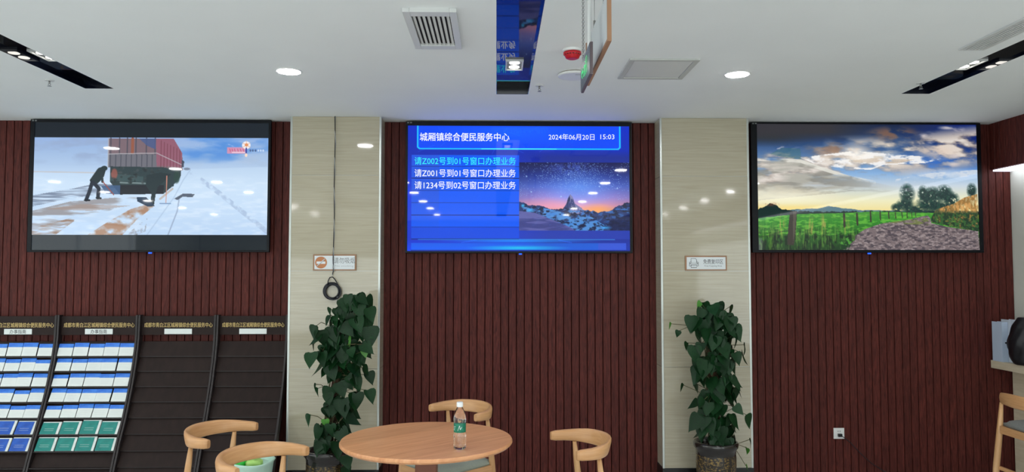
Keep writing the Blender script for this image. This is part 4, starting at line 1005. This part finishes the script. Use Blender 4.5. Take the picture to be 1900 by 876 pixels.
def plant(label, px_x, lean, yd, envelope, top_y, pot_r, pot_h, nleaf, extra, patterned, potlabel, seed, ssc=1.0):
    rnd = random.Random(seed)
    base = at(px_x, 830, Y=yd); cx = base.x
    t = thing('potted_plant', label, 'plant', (cx, yd, 0))
    H = pot_h
    bm = bmesh.new(); r = pot_r
    add_lathe(bm, [(r*.72, 0), (r*.86, H*.25), (r*.93, H*.55), (r*.92, H*.78), (r*.95, H*.86), (r*1.03, H*.90), (r*1.04, H*.97), (r*1.0, H), (r*.90, H), (r*.88, H*.9), (r*.86, H*.88)], n=40, cap=False)
    obj('pot', bm, M['pot'], t)
    if patterned:
        bm = bmesh.new(); add_lathe(bm, [(r*.865, H*.25), (r*.935, H*.55), (r*.925, H*.76)], n=40, cap=False); obj('glaze_band', bm, M['potpat'], t)
    bm = bmesh.new(); add_lathe(bm, [(r*.5, H*.86), (r*.865, H*.885), (r*.5, H*.92), (.03, H*.93)], n=28); obj('soil', bm, M['soil'], t)
    ztop = at(px_x, top_y+22, Y=yd).z
    bm = bmesh.new(); npz = 16
    add_lathe(bm, [(.034+.006*rnd.random(), H*.9+(ztop-H*.9)*i/npz) for i in range(npz+1)], n=14)
    for v in bm.verts: v.co.x += lean*(v.co.z-H)/(ztop-H)
    obj('moss_pole', bm, M['pole'], t)
    # positions of the leaves
    L = []
    ys = [e[0] for e in envelope]
    for i in range(nleaf):
        while True:
            y = rnd.uniform(ys[0], ys[-1]); a_ = np.interp(y, ys, [e[1] for e in envelope]); b_ = np.interp(y, ys, [e[2] for e in envelope]); d = np.interp(y, ys, [e[3] for e in envelope])
            if rnd.random() < d: break
        L.append((rnd.uniform(a_+8, b_-8), y, rnd.uniform(.75, 1.2), 0))
    L += extra
    stems = bmesh.new()
    for (x, y, s, yg) in L:
        p = at(x, y, Y=yd); lx = p.x-cx; z = p.z; pxc = lean*max(0, (z-H)/(ztop-H))
        rad = max(.06, min(.22, abs(lx-pxc)+.02)); side = rnd.random()
        ly = -math.sqrt(max(.02**2, rad*rad-(lx-pxc)**2)) if side < .8 else rnd.uniform(.0, .08)
        ly -= rnd.uniform(0, .07)
        ly = min(ly, .10)
        me = rnd.choice(YOUNG if yg else LEAF)
        o = bpy.data.objects.new('leaf', me); C.objects.link(o); o.parent = t
        size = .104*s*ssc*(1 if not yg else .62)
        yaw = math.atan2(lx-pxc, -ly)*.8+rnd.uniform(-.7, .7)
        o.location = (lx, ly, z+size*.45); o.scale = (size, size, size)
        o.rotation_euler = (rnd.uniform(-.5, .15), rnd.uniform(-.35, .35)+(.35 if lx < 0 else -.35)*(abs(lx) > .1), yaw)
        if yg: o['label'] = 'bright young green leaf'
        # petiole from the pole to the leaf
        zs = min(z+size*.45+rnd.uniform(-.10, .03), ztop)
        add_tube(stems, [(pxc+(lx-pxc)*.12, -.03, max(zs-.03, H*.95)), (lx*.55, ly*.6, max(zs+.03, H*.96)), (lx, ly, z+size*.45)], .0024, 5, cap=False)
    for k_ in range(9):
        a_ = rnd.uniform(0, 2*PI); pts = []
        for i in range(9):
            zz = H*.92+(ztop-H*.92)*i/8*rnd.uniform(.97, 1.0); ra = .045+.012*math.sin(i*1.3+k_)
            pts.append((lean*(zz-H)/(ztop-H)+ra*math.cos(a_+i*.25), ra*math.sin(a_+i*.25), zz))
        add_tube(stems, pts, .0045, 5)
    so = obj('stems', stems, M['stem'], t); so['kind'] = 'stuff'
    return t
def zc(x, y, k=2.33, ox=530, oy=500): return (ox+x/k, oy+y/k)
env1 = [(130, 262, 345, .5), (180, 215, 375, .9), (240, 165, 385, 1), (320, 140, 385, 1), (380, 130, 355, .9), (430, 165, 345, .5), (500, 160, 365, .42), (560, 175, 350, .5), (620, 150, 315, .7), (680, 130, 290, .8), (740, 135, 265, .9), (775, 150, 250, .7)]
E1 = [(zc(0, y)[1], zc(a, 0)[0], zc(b, 0)[0], d) for y, a, b, d in env1]
X1 = [(*zc(x, y), s, yg) for x, y, s, yg in ((208, 180, .55, 0), (375, 285, 1.35, 0), (350, 160, 1.15, 0), (372, 195, 1.05, 0), (280, 150, 1.0, 0), (270, 310, 1.3, 1), (135, 385, 1.1, 0), (128, 335, .5, 0), (175, 430, 1.2, 0), (150, 265, .9, 0), (305, 480, 1.25, 0), (360, 470, .9, 0), (365, 545, 1.0, 0), (145, 505, .6, 0), (158, 520, .6, 0), (122, 640, .8, 0), (185, 655, 1.0, 1), (275, 815, .95, 0), (265, 865, .9, 0), (150, 710, 1.1, 0), (355, 355, .9, 1), (345, 440, .8, 0), (265, 590, 1.3, 0), (300, 560, 1.2, 0), (200, 470, .6, 0))]
plant('tall climbing heart-leaf plant in a dark pot before the left pillar', 606, .135, 5.42, E1, 557, .152, .37, 165, X1, True, '', 3)
def z2(x, y): return zc(x, y, 2.107, 1000, 460)
env2 = [(225, 625, 700, .5), (270, 580, 745, .9), (330, 590, 770, 1), (400, 590, 780, 1), (460, 605, 750, .9), (520, 590, 770, .8), (580, 600, 775, .8), (640, 600, 760, .75), (700, 600, 760, .8), (745, 625, 780, .9), (775, 640, 770, .5)]
E2 = [(z2(0, y)[1], z2(a, 0)[0], z2(b, 0)[0], d) for y, a, b, d in env2]
X2 = [(*z2(x, y), s, yg) for x, y, s, yg in ((617, 225, .9, 1), (515, 308, .8, 1), (540, 335, .5, 0), (568, 382, .6, 0), (560, 548, .6, 0), (597, 410, 1.2, 0), (660, 250, 1.3, 0), (733, 255, 1.1, 0), (585, 295, 1.2, 0), (725, 290, .9, 1), (722, 350, 1.3, 0), (632, 470, 1.4, 0), (735, 460, 1.1, 0), (735, 610, 1.3, 0), (790, 665, 1.0, 0), (765, 560, 1.2, 0), (610, 680, 1.3, 0), (820, 800, .8, 1), (800, 750, .6, 0), (775, 430, 1.0, 0), (780, 395, .9, 0), (805, 862, .8, 1), (752, 765, 1.1, 0))]
plant('tall climbing heart-leaf plant in a gold-flecked pot before the right pillar', 1328, -.02, 5.60, E2, 562, .157, .375, 160, X2, True, '', 11)

# ------------------------------------------------------------------ waste bin with green things
bz = .30; bc = at(462, 856, Y=5.10); 
t = thing('waste_bin', 'pale mint plastic bin with bright green contents behind the nearest chair', 'bin', (bc.x, 5.10, 0))
bh = bc.z+.01; n = 40
bm = bmesh.new(); rings = []
for r_, z_ in ((.11, 0), (.135, bh*.5), (.152, bh*.93), (.165, bh*.98), (.158, bh), (.145, bh*.95), (.13, bh*.6)):
    rings.append([bm.verts.new((r_*(1+.03*math.sin(5*a_)*(z_ > bh*.9))*math.cos(a_), r_*(1+.03*math.sin(4*a_)*(z_ > bh*.9))*math.sin(a_), z_+(.006*math.sin(3*a_+1) if z_ > bh*.9 else 0))) for a_ in [2*PI*k_/n for k_ in range(n)]])
for a_, b_ in zip(rings, rings[1:]):
    for k_ in range(n): f = bm.faces.new((a_[k_], a_[(k_+1) % n], b_[(k_+1) % n], b_[k_])); f.smooth = True
bm.faces.new(rings[0][::-1]); obj('bin_shell', bm, M['bin'], t)
def blob(name, c, r, m_, parent, seed, sq=.7):
    rr = random.Random(seed); bm = bmesh.new(); bmesh.ops.create_icosphere(bm, subdivisions=3, radius=1)
    ph = [rr.uniform(0, 6) for _ in range(6)]
    for v in bm.verts:
        f_ = 1+.10*math.sin(3*v.co.x+ph[0])+.10*math.sin(4*v.co.y+ph[1])+.08*math.sin(5*v.co.z+ph[2])+.05*math.sin(9*v.co.x+7*v.co.y+ph[3])
        v.co = Vector((v.co.x*r[0], v.co.y*r[1], v.co.z*r[2]))*f_
    for f in bm.faces: f.smooth = True
    return obj(name, bm, m_, parent, loc=c)
blob('green_wrapper', (-.055, -.04, bh*.96), (.060, .06, .045), M['bright_green'], t, 2)
blob('lime_wrapper', (.05, -.03, bh*.94), (.055, .06, .04), M['lime'], t, 5)
blob('liner_bag', (0, .03, bh*.86), (.125, .10, .05), M['bin'], t, 8)

# ------------------------------------------------------------------ counter, binders, bag, stool at the right
cl = at(1838, 668, Y=WALL_Y); CX = cl.x; CZ = cl.z
t = thing('bar_counter', 'pale wood bar counter along the right wall under the bulkhead', 'counter', (CX, 0, 0))
cth = .062
boxobj('counter_top', (0, XR-CX-.001, 1.5, WALL_Y-.001, CZ-cth, CZ), M['counter'], t, bev=.003)
boxobj('end_support', (XR-CX-.05, XR-CX-.017, 1.6, WALL_Y-.022, 0.0, CZ-cth), M['counter'], t)
def cpt(x, Y): return at(x, 600, Y=Y).x
t = thing('ring_binder', 'pale blue ring binder standing on the right counter, left of the white one', 'binder', (cpt(1858.5, 5.9), 5.9, CZ))
bhh = at(1864, 598, Y=5.9).z-CZ; bw = cpt(1869.5, 5.9)-cpt(1858.5, 5.9)
bm = bmesh.new(); add_box(bm, 0, .004, -.0, .12, 0, bhh); add_box(bm, bw-.004, bw, 0, .12, 0, bhh); add_box(bm, .004, bw-.004, 0, .004, 0, bhh); obj('cover', bm, M['binder'], t)
boxobj('pages', (.008, bw-.008, .006, .115, .006, bhh-.012), M['paper'], t)
bm = bmesh.new(); add_lathe(bm, [(.007, 0), (.007, .0015)], n=14); o = obj('finger_hole', bm, M['black'], t, loc=(bw*.6, -.0002, bhh*.48)); o.rotation_euler = (PI/2, 0, 0)
t = thing('ring_binder', 'white ring binder standing on the right counter beside the black bag', 'binder', (cpt(1870.5, 5.88)+.012, 5.86, CZ))
bhh = at(1876, 594, Y=5.86).z-CZ; bw = cpt(1886, 5.88)-cpt(1870.5, 5.88)
bm = bmesh.new(); add_box(bm, 0, .004, -.0, .12, 0, bhh); add_box(bm, bw-.004, bw, 0, .12, 0, bhh); add_box(bm, .004, bw-.004, 0, .004, 0, bhh); obj('cover', bm, M['binder2'], t)
boxobj('pages', (.008, bw-.008, .006, .115, .006, bhh-.012), M['paper'], t)
# bag
bp2 = at(1880, 672, Y=5.68)
bm = bmesh.new(); bmesh.ops.create_icosphere(bm, subdivisions=4, radius=1)
ztop = at(1890, 590, Y=5.68).z-CZ
for v in bm.verts:
    c = v.co.copy(); z = (c.z+1)/2; w_ = .155*(1-.35*z**2)*(1+.03*math.sin(9*c.z+5*c.x)+.03*math.sin(13*c.y+7*c.z))
    rad = math.hypot(c.x, c.y); s_ = (abs(rad)**.55/rad if rad > 1e-5 else 0)
    v.co = Vector((c.x*s_*w_*.85, c.y*s_*w_*.9, max(0, min(1, (z-.04)/.92))*ztop*1.0))
for f in bm.faces: f.smooth = True
t = thing('black_bag', 'black fabric bag slumped on the right counter at the frame edge', 'bag', (bp2.x+.125, 5.70, CZ+.001))
t.location.x = min(t.location.x, XR-.14)
obj('bag_body', bm, M['bag'], t)

# bar stool, faces the counter (+x)
SY = 5.0; sp = at(1850, 738, Y=SY); 
t = thing('bar_stool', 'light wood bar stool with a grey cushion at the right counter', 'stool', (sp.x+.20, SY-.22, 0))
zc_ = sp.z; zs_ = at(1850, 779, Y=SY).z
bm = bmesh.new(); rings = []; n = 12
pth = [(-.19+.05*(abs(u)**2)-.02, u*.245, zc_+.004-.006*u*u) for u in np.linspace(-1, 1, 25)]
for i, p in enumerate(pth):
    u = -1+2*i/24; hh = .044-.012*u*u-(.014 if abs(u) > .99 else 0); tt = .014 if abs(u) < .99 else .009
    rings.append([bm.verts.new((p[0]+tt*math.copysign(abs(math.cos(a_))**.7, math.cos(a_)), p[1], p[2]+hh*math.copysign(abs(math.sin(a_))**.7, math.sin(a_)))) for a_ in [2*PI*k_/n for k_ in range(n)]])
for a_, b_ in zip(rings, rings[1:]):
    for k_ in range(n): f = bm.faces.new((a_[k_], a_[(k_+1) % n], b_[(k_+1) % n], b_[k_])); f.smooth = True
bm.faces.new(rings[0][::-1]); bm.faces.new(rings[-1]); obj('crest_rail', bm, M['oak2'], t)
obj('seat', seat_bm(-.19, .20, .225, zs_-.035, zs_+.012), M['greycush'], t)
for s in (-1, 1):
    bm = bmesh.new(); add_tube(bm, [(-.235, s*.235, 0), (-.215, s*.228, zs_*.5), (-.185, s*.222, zs_-.05), (-.175, s*.215, zc_-.03)], [.014, .020, .019, .011], 12); obj('rear_leg', bm, M['oak'], t)
    bm = bmesh.new(); add_tube(bm, [(.235, s*.235, 0), (.215, s*.228, zs_*.5), (.195, s*.215, zs_-.04)], [.014, .019, .017], 12); obj('front_leg', bm, M['oak'], t)
    boxobj('seat_rail', (-.18, .18, s*.213-.010, s*.213+.010, zs_-.085, zs_-.036), M['oak2'], t)
    boxobj('stretcher', (-.2, .2, s*.225-.008, s*.225+.008, .20, .222), M['oak2'], t)
for sx in (-.19, .19):
    boxobj('seat_rail', (sx-.010, sx+.010, -.2, .2, zs_-.085, zs_-.036), M['oak2'], t)
    zz = at(1850, 868, Y=SY).z; boxobj('stretcher', (sx-.018, sx-.002, -.215, .215, zz-.01, zz+.012), M['oak2'], t)
